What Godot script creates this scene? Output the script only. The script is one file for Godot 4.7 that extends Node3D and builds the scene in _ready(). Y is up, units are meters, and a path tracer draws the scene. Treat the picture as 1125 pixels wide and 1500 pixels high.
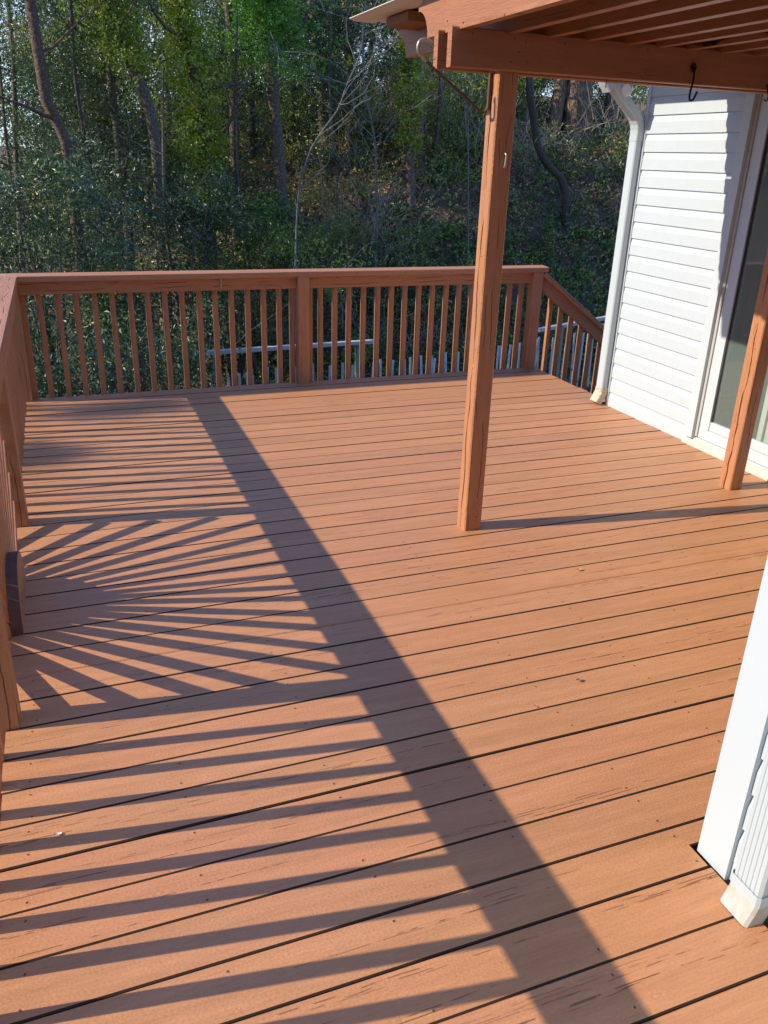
extends Node3D

const PITCH := 0.1429            # one deck board and its gap
const SUN := Vector3(1.483, -1.0, 0.224)
const HOUSE_X := 3.71
const WING_X := 1.41
const WING_Z := 2.087

var M := {}
var taken := {}
var rng := RandomNumberGenerator.new()
var hills := FastNoiseLite.new()
var leaf_meshes := []

# ------------------------------------------------------------------ naming
func numbered(called: String) -> String:
	var n: int = taken.get(called, 0)
	taken[called] = n + 1
	return called if n == 0 else "%s_%03d" % [called, n]

func thing(called: String, label: String, category: String, at := Vector3.ZERO, group := "") -> Node3D:
	var o := Node3D.new()
	o.name = numbered(called)
	add_child(o)
	o.position = at
	return tag(o, label, category, group)

func tag(o: Node3D, label: String, category: String, group := "") -> Node3D:
	o.set_meta("label", label)
	o.set_meta("category", category)
	if group != "":
		o.set_meta("group", group)
	return o

func kind(o: Node3D, k: String) -> Node3D:
	o.set_meta("kind", k)
	return o

func obj(called: String, mesh: Mesh, mat: Material, parent: Node3D, at := Vector3.ZERO) -> MeshInstance3D:
	var o := MeshInstance3D.new()
	o.mesh = mesh
	if mat:
		o.material_override = mat
	o.position = at
	if parent == self:
		o.name = numbered(called)
		add_child(o)
	else:
		o.name = called
		parent.add_child(o, true)
	return o

# ------------------------------------------------------------------ shapes
func begin() -> SurfaceTool:
	var st := SurfaceTool.new()
	st.begin(Mesh.PRIMITIVE_TRIANGLES)
	return st

func done(st: SurfaceTool) -> ArrayMesh:
	st.generate_tangents()
	return st.commit()

func tri(st: SurfaceTool, a: Vector3, b: Vector3, c: Vector3, out: Vector3, ua := Vector2.ZERO, ub := Vector2.ZERO, uc := Vector2.ZERO) -> void:
	var n := (c - a).cross(b - a)
	if n.length_squared() < 1e-16:
		return
	n = n.normalized()
	if n.dot(out) < 0.0:
		n = -n
		var t := b
		b = c
		c = t
		var tu := ub
		ub = uc
		uc = tu
	st.set_normal(n); st.set_uv(ua); st.add_vertex(a)
	st.set_normal(n); st.set_uv(ub); st.add_vertex(b)
	st.set_normal(n); st.set_uv(uc); st.add_vertex(c)

func quad(st: SurfaceTool, a: Vector3, b: Vector3, c: Vector3, d: Vector3, out: Vector3, ua := Vector2.ZERO, ub := Vector2.ZERO, uc := Vector2.ZERO, ud := Vector2.ZERO) -> void:
	tri(st, a, b, c, out, ua, ub, uc)
	tri(st, a, c, d, out, ua, uc, ud)

# a squared timber from p0 to p1 with chamfered long edges; every face takes its own strip of the wood texture
func beam(st: SurfaceTool, p0: Vector3, p1: Vector3, w: float, h: float, up: Vector3, ch := 0.003, row := 0, uoff := 0.0, faces := [0, 1, 2, 3, 4, 5, 6, 7], ends := true) -> void:
	var ax := (p1 - p0).normalized()
	var s := ax.cross(up).normalized()
	var u := s.cross(ax)
	var len := p0.distance_to(p1)
	var a := w / 2.0
	var b := h / 2.0
	var prof := [Vector2(-a + ch, -b), Vector2(a - ch, -b), Vector2(a, -b + ch), Vector2(a, b - ch), Vector2(a - ch, b), Vector2(-a + ch, b), Vector2(-a, b - ch), Vector2(-a, -b + ch)]
	var mid := (p0 + p1) / 2.0
	for i: int in faces:
		var q0: Vector2 = prof[i]
		var q1: Vector2 = prof[(i + 1) % 8]
		var o0 := s * q0.x + u * q0.y
		var o1 := s * q1.x + u * q1.y
		var out := o0 + o1
		var r := (row + i / 2) % 10
		var size := q0.distance_to(q1) / 0.14
		var v0 := (r + 0.02) / 10.0
		var v1 := (r + 0.02 + minf(size, 0.96)) / 10.0
		if i % 2 == 1:
			v0 = (r + 0.9) / 10.0
			v1 = (r + 0.92) / 10.0
		quad(st, p0 + o0, p1 + o0, p1 + o1, p0 + o1, out, Vector2(uoff / 4.0, v0), Vector2((uoff + len) / 4.0, v0), Vector2((uoff + len) / 4.0, v1), Vector2(uoff / 4.0, v1))
	for e in [[p0, -ax], [p1, ax]] if ends else []:
		var c: Vector3 = e[0]
		for i in 8:
			var q0: Vector2 = prof[i]
			var q1: Vector2 = prof[(i + 1) % 8]
			var uv := Vector2(0.33 + row * 0.07, (row % 10 + 0.5) / 10.0)
			tri(st, c, c + s * q0.x + u * q0.y, c + s * q1.x + u * q1.y, e[1], uv, uv + q0 * 0.3, uv + q1 * 0.3)

func beam_mesh(p0: Vector3, p1: Vector3, w: float, h: float, up: Vector3, ch := 0.003, row := 0, uoff := 0.0) -> ArrayMesh:
	var st := begin()
	beam(st, p0, p1, w, h, up, ch, row, uoff)
	return done(st)

func box(st: SurfaceTool, lo: Vector3, hi: Vector3, ch := 0.003) -> void:
	var c := (lo + hi) / 2.0
	var d := hi - lo
	beam(st, Vector3(c.x, c.y, lo.z), Vector3(c.x, c.y, hi.z), d.x, d.y, Vector3.UP, minf(ch, minf(d.x, d.y) * 0.4))

func box_mesh(lo: Vector3, hi: Vector3, ch := 0.003) -> ArrayMesh:
	var st := begin()
	box(st, lo, hi, ch)
	return done(st)

# profile of points (a, b) swept along one axis: 0 = along x (profile z, y), 2 = along z (profile x, y)
func extrude(st: SurfaceTool, prof: PackedVector2Array, axis: int, from: float, to: float, row := 0, caps := true) -> void:
	var mid := Vector2.ZERO
	for q in prof:
		mid += q / prof.size()
	var put := func(q: Vector2, t: float) -> Vector3: return Vector3(t, q.y, q.x) if axis == 0 else Vector3(q.x, q.y, t)
	var cw := Geometry2D.is_polygon_clockwise(prof)
	for i in prof.size():
		var q0 := prof[i]
		var q1 := prof[(i + 1) % prof.size()]
		var e := q1 - q0
		var nn := Vector2(-e.y, e.x) if cw else Vector2(e.y, -e.x)
		var out: Vector3 = put.call(nn, 0.0)
		var v := (row % 10 + 0.1) / 10.0
		var dv := minf(e.length() / 1.4, 0.085)
		quad(st, put.call(q0, from), put.call(q0, to), put.call(q1, to), put.call(q1, from), out, Vector2(from / 4.0, v), Vector2(to / 4.0, v), Vector2(to / 4.0, v + dv), Vector2(from / 4.0, v + dv))
	if caps:
		var idx := Geometry2D.triangulate_polygon(prof)
		for e in [[from, -1.0], [to, 1.0]]:
			var out: Vector3 = put.call(Vector2.ZERO, e[1])
			for k in range(0, idx.size(), 3):
				var w := []
				for m in 3:
					w.append(prof[idx[k + m]])
				# grain runs along the longer side of the profile
				var uvs := []
				for q in w:
					uvs.append(Vector2(q.x / 4.0, (row % 10 + 0.05 + clampf((q.y - prof[0].y) / 0.14, -0.9, 0.9) * 0.9) / 10.0))
				tri(st, put.call(w[0], e[0]), put.call(w[1], e[0]), put.call(w[2], e[0]), out, uvs[0], uvs[1], uvs[2])

# a round, tapering limb through points
func tube(st: SurfaceTool, pts: Array, radii: Array, sides := 8, rough := 0.0, seed_ := 0, close := true) -> void:
	var n := pts.size()
	var rings := []
	var norms := []
	var side := Vector3.RIGHT
	var nz := FastNoiseLite.new()
	nz.seed = seed_
	nz.frequency = 1.0
	for i in n:
		var t: Vector3 = (pts[mini(i + 1, n - 1)] - pts[maxi(i - 1, 0)]).normalized()
		side = (side - t * side.dot(t))
		if side.length() < 0.01:
			side = t.cross(Vector3.FORWARD)
		side = side.normalized()
		var fw := t.cross(side)
		var ring := []
		var rn := []
		for k in sides:
			var a := TAU * k / sides
			var d := side * cos(a) + fw * sin(a)
			var r: float = radii[i]
			if rough > 0.0:
				r *= 1.0 + rough * (nz.get_noise_3d(cos(a) * 2.2, i * 0.12, sin(a) * 2.2) + 0.5 * nz.get_noise_3d(cos(a) * 6.0, i * 0.3, sin(a) * 6.0))
			ring.append(pts[i] + d * r)
			rn.append(d)
		rings.append(ring)
		norms.append(rn)
	for i in n - 1:
		for k in sides:
			var k1 := (k + 1) % sides
			var vs := [rings[i][k], rings[i + 1][k], rings[i + 1][k1], rings[i][k1]]
			var ns := [norms[i][k], norms[i + 1][k], norms[i + 1][k1], norms[i][k1]]
			var us := [Vector2(float(k) / sides, i), Vector2(float(k) / sides, i + 1), Vector2(float(k + 1) / sides, i + 1), Vector2(float(k + 1) / sides, i)]
			var f: Vector3 = (vs[2] - vs[0]).cross(vs[1] - vs[0])
			var order := [0, 1, 2, 0, 2, 3] if f.dot(ns[0]) > 0.0 else [0, 2, 1, 0, 3, 2]
			for m in order:
				st.set_normal(ns[m]); st.set_uv(us[m]); st.add_vertex(vs[m])
	if close:
		for e in [0, n - 1]:
			var out: Vector3 = pts[e] - pts[1 if e == 0 else n - 2]
			for k in sides:
				tri(st, pts[e], rings[e][k], rings[e][(k + 1) % sides], out)

func smooth_path(pts: Array, steps: int) -> Array:
	var c := Curve3D.new()
	var span := 0.0
	for i in range(1, pts.size()):
		span += pts[i].distance_to(pts[i - 1])
	c.bake_interval = maxf(span / (steps * 3.0), 0.0005)
	for i in pts.size():
		var t: Vector3 = (pts[mini(i + 1, pts.size() - 1)] - pts[maxi(i - 1, 0)]) / 6.0
		c.add_point(pts[i], -t, t)
	var r := []
	for i in steps + 1:
		r.append(c.sample_baked(c.get_baked_length() * i / steps))
	return r

# ------------------------------------------------------------------ materials
func lin(r: float, g: float, b: float) -> Color:
	return Color(r, g, b).linear_to_srgb()

func noise_image(w: int, h: int, freq: float, seed_: int, octaves := 3) -> Image:
	var n := FastNoiseLite.new()
	n.seed = seed_
	n.frequency = freq
	n.fractal_octaves = octaves
	return n.get_image(w, h, false, false, true)

func painted_wood(paint: Color, seed_: int, long_checks := false) -> StandardMaterial3D:
	var W := 2048
	var H := 1024
	var r := RandomNumberGenerator.new()
	r.seed = seed_
	var fine := noise_image(160, 1024, 0.22, seed_ + 1, 2)
	fine.resize(W, H, Image.INTERPOLATE_CUBIC)
	var broad := noise_image(96, 512, 0.05, seed_ + 2, 3)
	broad.resize(W, H, Image.INTERPOLATE_CUBIC)
	var grit := noise_image(W, H, 0.18, seed_ + 3, 2)
	var fb := fine.get_data()
	var bb := broad.get_data()
	var gb := grit.get_data()
	var crack := PackedFloat32Array()
	crack.resize(W * H)
	var bump := PackedFloat32Array()
	bump.resize(W * H)
	var wander := FastNoiseLite.new()
	wander.seed = seed_ + 7
	wander.frequency = 0.012
	for band in 10:
		var y0 := band * 102.4
		var groups: int = [1, 6, 3, 7, 2, 4, 6, 3, 3, 6][band]
		for g in groups:
			var gx := r.randf() * W * 1.0
			var gy := y0 + 8.0 + r.randf() * 84.0
			for k in r.randi_range(1, 5):
				var x0 := gx + r.randf_range(-220.0, 220.0)
				var y := gy + r.randf_range(-8.0, 8.0)
				var n := int(r.randf_range(60.0, 460.0))
				var deep := r.randf_range(0.35, 1.0)
				var slope := r.randf_range(-0.008, 0.008)
				var phase := r.randf() * 900.0
				for i in n:
					var on := wander.get_noise_2d((x0 + i) * 1.7, phase * 7.0)
					if on < -0.12:
						continue
					var yy := y + slope * i + wander.get_noise_2d((x0 + i) * 0.35, phase) * 5.0
					if yy < y0 + 3.0 or yy > y0 + 99.0:
						continue
					var taper := minf(1.0, minf(i, n - i) / 25.0) * deep * clampf((on + 0.12) * 5.0, 0.2, 1.0)
					var xi := posmod(int(x0) + i, W)
					var yi := int(yy)
					var f := yy - yi
					crack[yi * W + xi] = maxf(crack[yi * W + xi], taper * (1.0 - f))
					crack[(yi + 1) * W + xi] = maxf(crack[(yi + 1) * W + xi], taper * f)
		if long_checks and band >= 7 and band <= 8:        # drying checks that run along a post
			for c in (2 if band == 8 else 3):
				var yc := y0 + (30.0 + 38.0 * c if band == 8 else 20.0 + 28.0 * c)
				var wide := 2.4 if band == 8 and c == 0 else 0.9
				for i in W:
					var yy := yc + wander.get_noise_2d(i * 0.3, c * 90.0 + band * 31.0) * 16.0
					var on := wander.get_noise_2d(i * 0.5 + 700.0, c * 50.0 + band * 17.0)
					if on < (-0.25 if band == 8 else 0.0):
						continue
					var w := wide * clampf((on + 0.3) * 2.2, 0.3, 1.2)
					for q in range(-4, 5):
						var f := clampf(w - absf(q - (yy - floorf(yy))) + 0.5, 0.0, 1.0)
						var at := (int(yy) + q) * W + i
						crack[at] = maxf(crack[at], f * (1.15 if band == 8 else 0.8))
		for k in r.randi_range(1, 3):                     # knots telegraphing through the paint
			var cx := r.randf() * W
			var cy := y0 + 15.0 + r.randf() * 72.0
			var rad := r.randf_range(5.0, 11.0)
			for dy in range(-14, 15):
				for dx in range(-20, 21):
					var q := sqrt(pow(dx / 1.4, 2) + dy * dy) / rad
					if q < 1.3 and cy + dy > y0 and cy + dy < y0 + 102.0:
						bump[int(cy + dy) * W + posmod(int(cx + dx), W)] += 0.35 * cos(q * 6.0) * (1.3 - q)
		for j in 10:                                       # screw heads over the joists
			for side in [0.2, 0.78]:
				var cx := int(j * 204.8 + 40.0 + r.randf_range(-4, 4))
				var cy := int(y0 + 102.4 * side + r.randf_range(-4, 4))
				var d := r.randf_range(0.2, 0.7)
				for dy in range(-4, 5):
					for dx in range(-3, 4):
						var q := sqrt(pow(dx * 1.4, 2) + dy * dy) / 3.4
						if q < 1.25:
							bump[(cy + dy) * W + posmod(cx + dx, W)] += d * (0.35 if q > 0.85 else -0.5)
							if q < 0.7 and d > 0.33:
								crack[(cy + dy) * W + posmod(cx + dx, W)] = 0.7
		for k in 60:                                       # dust nibs and small chips
			var cx := r.randi() % W
			var cy := int(y0 + 4 + r.randf() * 94.0)
			var d := r.randf_range(-0.4, 0.5)
			for dy in 2:
				for dx in r.randi_range(1, 3):
					bump[(cy + dy) * W + (cx + dx) % W] += d
	var col := PackedByteArray()
	col.resize(W * H * 3)
	var hf := PackedFloat32Array()
	hf.resize(W * H)
	var base := paint
	var dark := Color(0.16, 0.075, 0.04)
	for i in W * H:
		var f := fb[i] / 255.0 - 0.5
		var b := bb[i] / 255.0 - 0.5
		var g := gb[i] / 255.0 - 0.5
		var c := crack[i]
		var m := 1.0 + 0.10 * b + 0.09 * f + 0.07 * g
		var k := minf(c * 0.8, 0.9)
		col[i * 3] = int(clampf(lerpf(base.r * m, dark.r, k), 0, 1) * 255.0)
		col[i * 3 + 1] = int(clampf(lerpf(base.g * m, dark.g, k), 0, 1) * 255.0)
		col[i * 3 + 2] = int(clampf(lerpf(base.b * (m + 0.02 * b), dark.b, k), 0, 1) * 255.0)
		hf[i] = 0.5 + 0.2 * f + 0.2 * b + 0.2 * g - 0.6 * c + bump[i] * 0.45
	var m := StandardMaterial3D.new()
	m.albedo_texture = ImageTexture.create_from_image(Image.create_from_data(W, H, false, Image.FORMAT_RGB8, col))
	var hi := Image.create_from_data(W, H, false, Image.FORMAT_RF, hf.to_byte_array())
	hi.bump_map_to_normal_map(2.2)
	m.normal_enabled = true
	m.normal_texture = ImageTexture.create_from_image(hi)
	m.normal_scale = 1.1
	m.roughness = 0.48
	return m

func plain(c: Color, rough: float, metal := 0.0) -> StandardMaterial3D:
	var m := StandardMaterial3D.new()
	m.albedo_color = c
	m.roughness = rough
	m.metallic = metal
	return m

func mottled(a: Color, b: Color, rough: float, scale: float, bump: float, seed_: int, freq := 0.02, octaves := 5) -> StandardMaterial3D:
	var m := StandardMaterial3D.new()
	var n := FastNoiseLite.new()
	n.seed = seed_
	n.frequency = freq
	n.fractal_octaves = octaves
	var t := NoiseTexture2D.new()
	t.width = 512
	t.height = 512
	t.seamless = true
	t.noise = n
	var g := Gradient.new()
	g.set_color(0, a)
	g.set_color(1, b)
	t.color_ramp = g
	m.albedo_texture = t
	m.roughness = rough
	m.uv1_triplanar = true
	m.uv1_world_triplanar = true
	m.uv1_scale = Vector3.ONE * scale
	if bump > 0.0:
		var nt := NoiseTexture2D.new()
		nt.width = 512
		nt.height = 512
		nt.seamless = true
		nt.noise = n
		nt.as_normal_map = true
		nt.bump_strength = bump
		m.normal_enabled = true
		m.normal_texture = nt
	return m

func leaf_material(rough: float, back: Color) -> StandardMaterial3D:
	var m := StandardMaterial3D.new()
	m.vertex_color_use_as_albedo = true
	m.roughness = rough
	m.metallic_specular = 0.55
	m.cull_mode = BaseMaterial3D.CULL_DISABLED
	m.backlight_enabled = true
	m.backlight = back
	return m

func make_materials() -> void:
	var paint := lin(0.50, 0.237, 0.105)
	M.wood = painted_wood(paint, 11)
	M.trim = painted_wood(lin(0.43, 0.195, 0.094), 47, true)
	M.beam = M.trim.duplicate()
	M.beam.albedo_color = Color(0.90, 0.87, 0.85)  # same paint as the trim, darkened to deepen shade on beams and rafters
	M.boards = []
	for i in 6:
		var b: StandardMaterial3D = M.wood.duplicate()
		var k: float = [1.0, 0.975, 0.99, 1.0, 0.96, 0.98][i]
		b.albedo_color = Color(k, k * [1.0, 1.0, 0.985, 0.99, 1.0, 0.985][i], k * [1.0, 0.99, 0.97, 0.97, 1.0, 0.99][i])
		M.boards.append(b)
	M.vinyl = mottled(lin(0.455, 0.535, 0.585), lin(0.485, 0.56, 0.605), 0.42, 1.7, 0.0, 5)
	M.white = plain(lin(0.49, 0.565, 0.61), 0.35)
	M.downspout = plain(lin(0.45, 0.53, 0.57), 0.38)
	M.foot = mottled(lin(0.43, 0.40, 0.31), lin(0.47, 0.54, 0.57), 0.6, 5.0, 0.0, 9, 0.012)
	M.board_edge = plain(lin(0.036, 0.017, 0.009), 0.9)  # bare dark board sides; near chamfers share it to widen the gap shade
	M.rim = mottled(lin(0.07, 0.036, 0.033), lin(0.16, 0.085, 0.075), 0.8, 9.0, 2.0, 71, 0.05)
	M.dirty = mottled(lin(0.36, 0.25, 0.10), lin(0.80, 0.78, 0.72), 0.6, 9.0, 0.0, 9, 0.012)
	M.threshold = mottled(lin(0.45, 0.40, 0.30), lin(0.78, 0.78, 0.75), 0.5, 6.0, 0.0, 19, 0.02)
	M.gasket = plain(lin(0.03, 0.03, 0.035), 0.6)
	M.grey_trim = plain(lin(0.42, 0.42, 0.42), 0.5)
	M.glass = plain(Color(0.75, 0.86, 0.84, 0.10), 0.02)
	M.glass.transparency = BaseMaterial3D.TRANSPARENCY_ALPHA
	M.room = plain(lin(0.28, 0.27, 0.25), 0.8)
	M.floor = plain(lin(0.10, 0.07, 0.05), 0.5)
	M.curtain = plain(lin(0.40, 0.47, 0.44), 0.85)
	M.blind = plain(lin(0.16, 0.19, 0.18), 0.7)
	M.pole = plain(lin(0.30, 0.19, 0.09), 0.5)
	M.iron = plain(lin(0.02, 0.02, 0.022), 0.45, 0.6)
	M.rust = plain(lin(0.13, 0.075, 0.05), 0.7, 0.2)
	M.steel = plain(lin(0.45, 0.40, 0.33), 0.35, 0.8)
	M.lamp = plain(lin(0.72, 0.74, 0.76), 0.3)
	M.roof = mottled(lin(0.05, 0.05, 0.05), lin(0.12, 0.11, 0.10), 0.9, 4.0, 1.0, 3)
	M.panel = plain(lin(0.62, 0.60, 0.56), 0.5)
	M.block = plain(lin(0.22, 0.10, 0.04), 0.7)
	M.grey_wood = mottled(lin(0.30, 0.32, 0.30), lin(0.52, 0.54, 0.52), 0.9, 5.0, 1.2, 29, 0.04)
	M.slat = mottled(lin(0.38, 0.41, 0.43), lin(0.62, 0.65, 0.67), 0.9, 4.0, 1.0, 31, 0.04)
	M.post_wood = mottled(lin(0.15, 0.19, 0.14), lin(0.28, 0.32, 0.24), 0.9, 5.0, 1.0, 37, 0.04)
	M.wire = plain(lin(0.25, 0.26, 0.27), 0.5, 0.6)
	M.joist = plain(lin(0.16, 0.13, 0.09), 0.85)
	M.concrete = plain(lin(0.32, 0.31, 0.30), 0.9)
	M.soil = mottled(lin(0.040, 0.030, 0.020), lin(0.20, 0.15, 0.09), 0.95, 0.55, 6.0, 43, 0.03)
	M.bark = mottled(lin(0.035, 0.028, 0.02), lin(0.32, 0.26, 0.19), 0.95, 1.4, 8.0, 53, 0.035)
	M.bark_red = mottled(lin(0.035, 0.022, 0.016), lin(0.27, 0.17, 0.115), 0.95, 1.6, 8.0, 59, 0.035)
	M.bark_dark = mottled(lin(0.025, 0.02, 0.015), lin(0.13, 0.105, 0.08), 0.95, 1.4, 8.0, 57, 0.035)
	M.bark_pale = mottled(lin(0.11, 0.105, 0.095), lin(0.27, 0.255, 0.235), 0.9, 1.6, 4.0, 61, 0.03)
	M.bark_big = mottled(lin(0.06, 0.04, 0.025), lin(0.44, 0.30, 0.18), 0.95, 0.9, 12.0, 67, 0.03)
	M.bark_big.uv1_scale = Vector3(1.6, 0.35, 1.6)
	M.twig = plain(lin(0.34, 0.28, 0.20), 0.9)
	M.leaf = leaf_material(0.42, lin(0.40, 0.50, 0.20))
	M.ivy = leaf_material(0.40, lin(0.60, 0.74, 0.24))
	M.leaf_dry = leaf_material(0.7, lin(0.08, 0.05, 0.02))

# ------------------------------------------------------------------ plants
func leaf_clump(n: int, length: float, width: float, spread: float, seed_: int) -> ArrayMesh:
	var r := RandomNumberGenerator.new()
	r.seed = seed_
	var st := begin()
	for i in n:
		var t := float(i) / n
		var a := i * 2.4 + r.randf_range(-0.4, 0.4)
		var root := Vector3(cos(a) * 0.25, t * 1.6 - 0.8, sin(a) * 0.25) * spread + Vector3(r.randf_range(-1, 1), r.randf_range(-1, 1), r.randf_range(-1, 1)) * spread * 0.45
		var d := Vector3(cos(a), r.randf_range(-0.55, 0.75), sin(a)).normalized()
		var s := d.cross(Vector3.UP).normalized().rotated(d, r.randf_range(-0.9, 0.9))
		var up := s.cross(d)
		var L := length * r.randf_range(0.7, 1.25)
		var w := width * r.randf_range(0.75, 1.2)
		var mid := root + d * L * 0.45
		var tip := root + d * L - up * L * 0.15
		for q in [1.0, -1.0]:
			var e: Vector3 = mid + s * w * 0.5 * q + up * w * 0.16
			tri(st, root, e, tip, up)
	return st.commit()

func palette(k: int, r: RandomNumberGenerator) -> Color:
	var p: Array = [
		[Vector3(0.030, 0.060, 0.024), Vector3(0.095, 0.155, 0.055)],      # 0 dark evergreen
		[Vector3(0.105, 0.175, 0.034), Vector3(0.330, 0.420, 0.095)],      # 1 mid green
		[Vector3(0.250, 0.350, 0.035), Vector3(0.500, 0.540, 0.100)],      # 2 yellow green ivy
		[Vector3(0.050, 0.092, 0.058), Vector3(0.150, 0.215, 0.130)],      # 3 bluish green
		[Vector3(0.190, 0.200, 0.052), Vector3(0.400, 0.370, 0.120)],      # 4 olive
		[Vector3(0.260, 0.155, 0.060), Vector3(0.520, 0.370, 0.200)],      # 5 dry brown
		[Vector3(0.095, 0.260, 0.034), Vector3(0.220, 0.450, 0.060)],      # 6 bright green vine
	][k]
	var a: Vector3 = p[0]
	var b: Vector3 = p[1]
	var v := a.lerp(b, r.randf())
	return Color(v.x, v.y, v.z)

func scatter(called: String, parent: Node3D, places: Array, colors: Array, which: int, mat: Material) -> MultiMeshInstance3D:
	var mm := MultiMesh.new()
	mm.transform_format = MultiMesh.TRANSFORM_3D
	mm.use_colors = true
	mm.mesh = leaf_meshes[which]
	mm.instance_count = places.size()
	for i in places.size():
		mm.set_instance_transform(i, places[i])
		mm.set_instance_color(i, colors[i])
	var o := MultiMeshInstance3D.new()
	o.multimesh = mm
	o.material_override = mat
	if parent == self:
		o.name = numbered(called)
		add_child(o)
	else:
		o.name = called
		parent.add_child(o, true)
	o.set_meta("kind", "stuff")
	return o

func turned(r: RandomNumberGenerator, at: Vector3, s: float) -> Transform3D:
	var b := Basis(Vector3(r.randf_range(-1, 1), r.randf_range(-1, 1), r.randf_range(-1, 1)).normalized(), r.randf() * TAU)
	return Transform3D(b.scaled(Vector3.ONE * s), at)

# leaves of one crown: clumps gathered round sub-branches, with gaps between
func crown(parent: Node3D, called: String, blobs: Array, which: int, pal: int, seed_: int, size := 1.0, pal2 := -1, thin := 0.72) -> void:
	var r := RandomNumberGenerator.new()
	r.seed = seed_
	var places := []
	var colors := []
	for b in blobs:
		var c: Vector3 = b[0]
		var rad: Vector3 = b[1]
		var n: int = int(b[2] * thin)
		var subs := maxi(3, n / 17)
		for s in subs:
			var q := Vector3(r.randfn(), r.randfn(), r.randfn()).normalized() * pow(r.randf(), 0.4)
			var sc := c + q * rad
			var sr := r.randf_range(0.16, 0.42) * minf(rad.x, minf(rad.y, rad.z)) + 0.08
			var pp := pal2 if pal2 >= 0 and r.randf() < 0.35 else pal
			var bright := r.randf_range(0.75, 1.25)
			for i in n / subs:
				var o := Vector3(r.randfn(), r.randfn() * 0.7, r.randfn()) * sr * 0.75
				places.append(turned(r, sc + o, size * r.randf_range(0.75, 1.35)))
				colors.append(palette(pp, r) * bright)
	scatter(called, parent, places, colors, which, M.leaf)

func ivy(parent: Node3D, path: Array, radius: float, n: int, pal: int, seed_: int, size := 0.9) -> void:
	var r := RandomNumberGenerator.new()
	r.seed = seed_
	var places := []
	var colors := []
	for i in n:
		var t := r.randf() * (path.size() - 1.001)
		var p: Vector3 = path[int(t)].lerp(path[int(t) + 1], t - int(t))
		var lump := 0.5 + 0.75 * absf(sin(p.y * 3.1 + seed_) * cos(p.y * 1.3 + seed_ * 2.0))
		places.append(turned(r, p + Vector3(r.randfn(), r.randfn() * 0.6, r.randfn()) * radius * lump * 0.6, size * r.randf_range(0.7, 1.2)))
		colors.append(palette(pal, r))
	scatter("ivy", parent, places, colors, 1, M.ivy)

func ground(x: float, z: float) -> float:
	var u := (-z - 8.2) + maxf(0.0, x - 4.0) * 0.35
	var rise := -2.55 + 4.3 * smoothstep(0.5, 5.6, u) * lerpf(0.5, 1.0, smoothstep(0.0, 5.0, x)) + 0.12 * maxf(0.0, u - 5.6)
	var away := smoothstep(25.0, 60.0, maxf(absf(x), absf(z)))
	return lerpf(rise, -1.0, away) + hills.get_noise_2d(x * 6.0, z * 6.0) * 0.22

func limbs(st: SurfaceTool, path: Array, radii: Array, n: int, r: RandomNumberGenerator, reach: float, low := 0.25) -> Array:
	var tips := []
	for i in n:
		var t := r.randf_range(low, 0.97) * (path.size() - 1.001)
		var p: Vector3 = path[int(t)].lerp(path[int(t) + 1], t - int(t))
		var rad: float = radii[int(t)] * r.randf_range(0.3, 0.55)
		var a := r.randf() * TAU
		var d := Vector3(cos(a), r.randf_range(0.05, 0.8), sin(a)).normalized()
		var L := reach * r.randf_range(0.5, 1.1)
		var pts := [p]
		var rr := [rad]
		var q := p
		for k in 6:
			d = (d + Vector3(r.randf_range(-1, 1), r.randf_range(-0.6, 0.9), r.randf_range(-1, 1)) * 0.32).normalized()
			q += d * L / 6.0
			pts.append(q)
			rr.append(maxf(rad * (1.0 - (k + 1) / 6.5), 0.004))
			if k > 1:
				var d2 := (d + Vector3(r.randf_range(-1, 1), r.randf_range(-0.3, 1), r.randf_range(-1, 1)) * 0.9).normalized()
				var q2 := q + d2 * L * 0.16
				var q3 := q2 + (d2 + Vector3(r.randf_range(-0.5, 0.5), r.randf_range(-0.3, 0.5), r.randf_range(-0.5, 0.5))).normalized() * L * 0.15
				tube(st, [q, q2, q3], [rr[-1] * 0.7, rr[-1] * 0.5, 0.003], 4, 0.0, 0, false)
		tube(st, pts, rr, 5, 0.0, 0, false)
		tips.append(q)
	return tips

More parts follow.
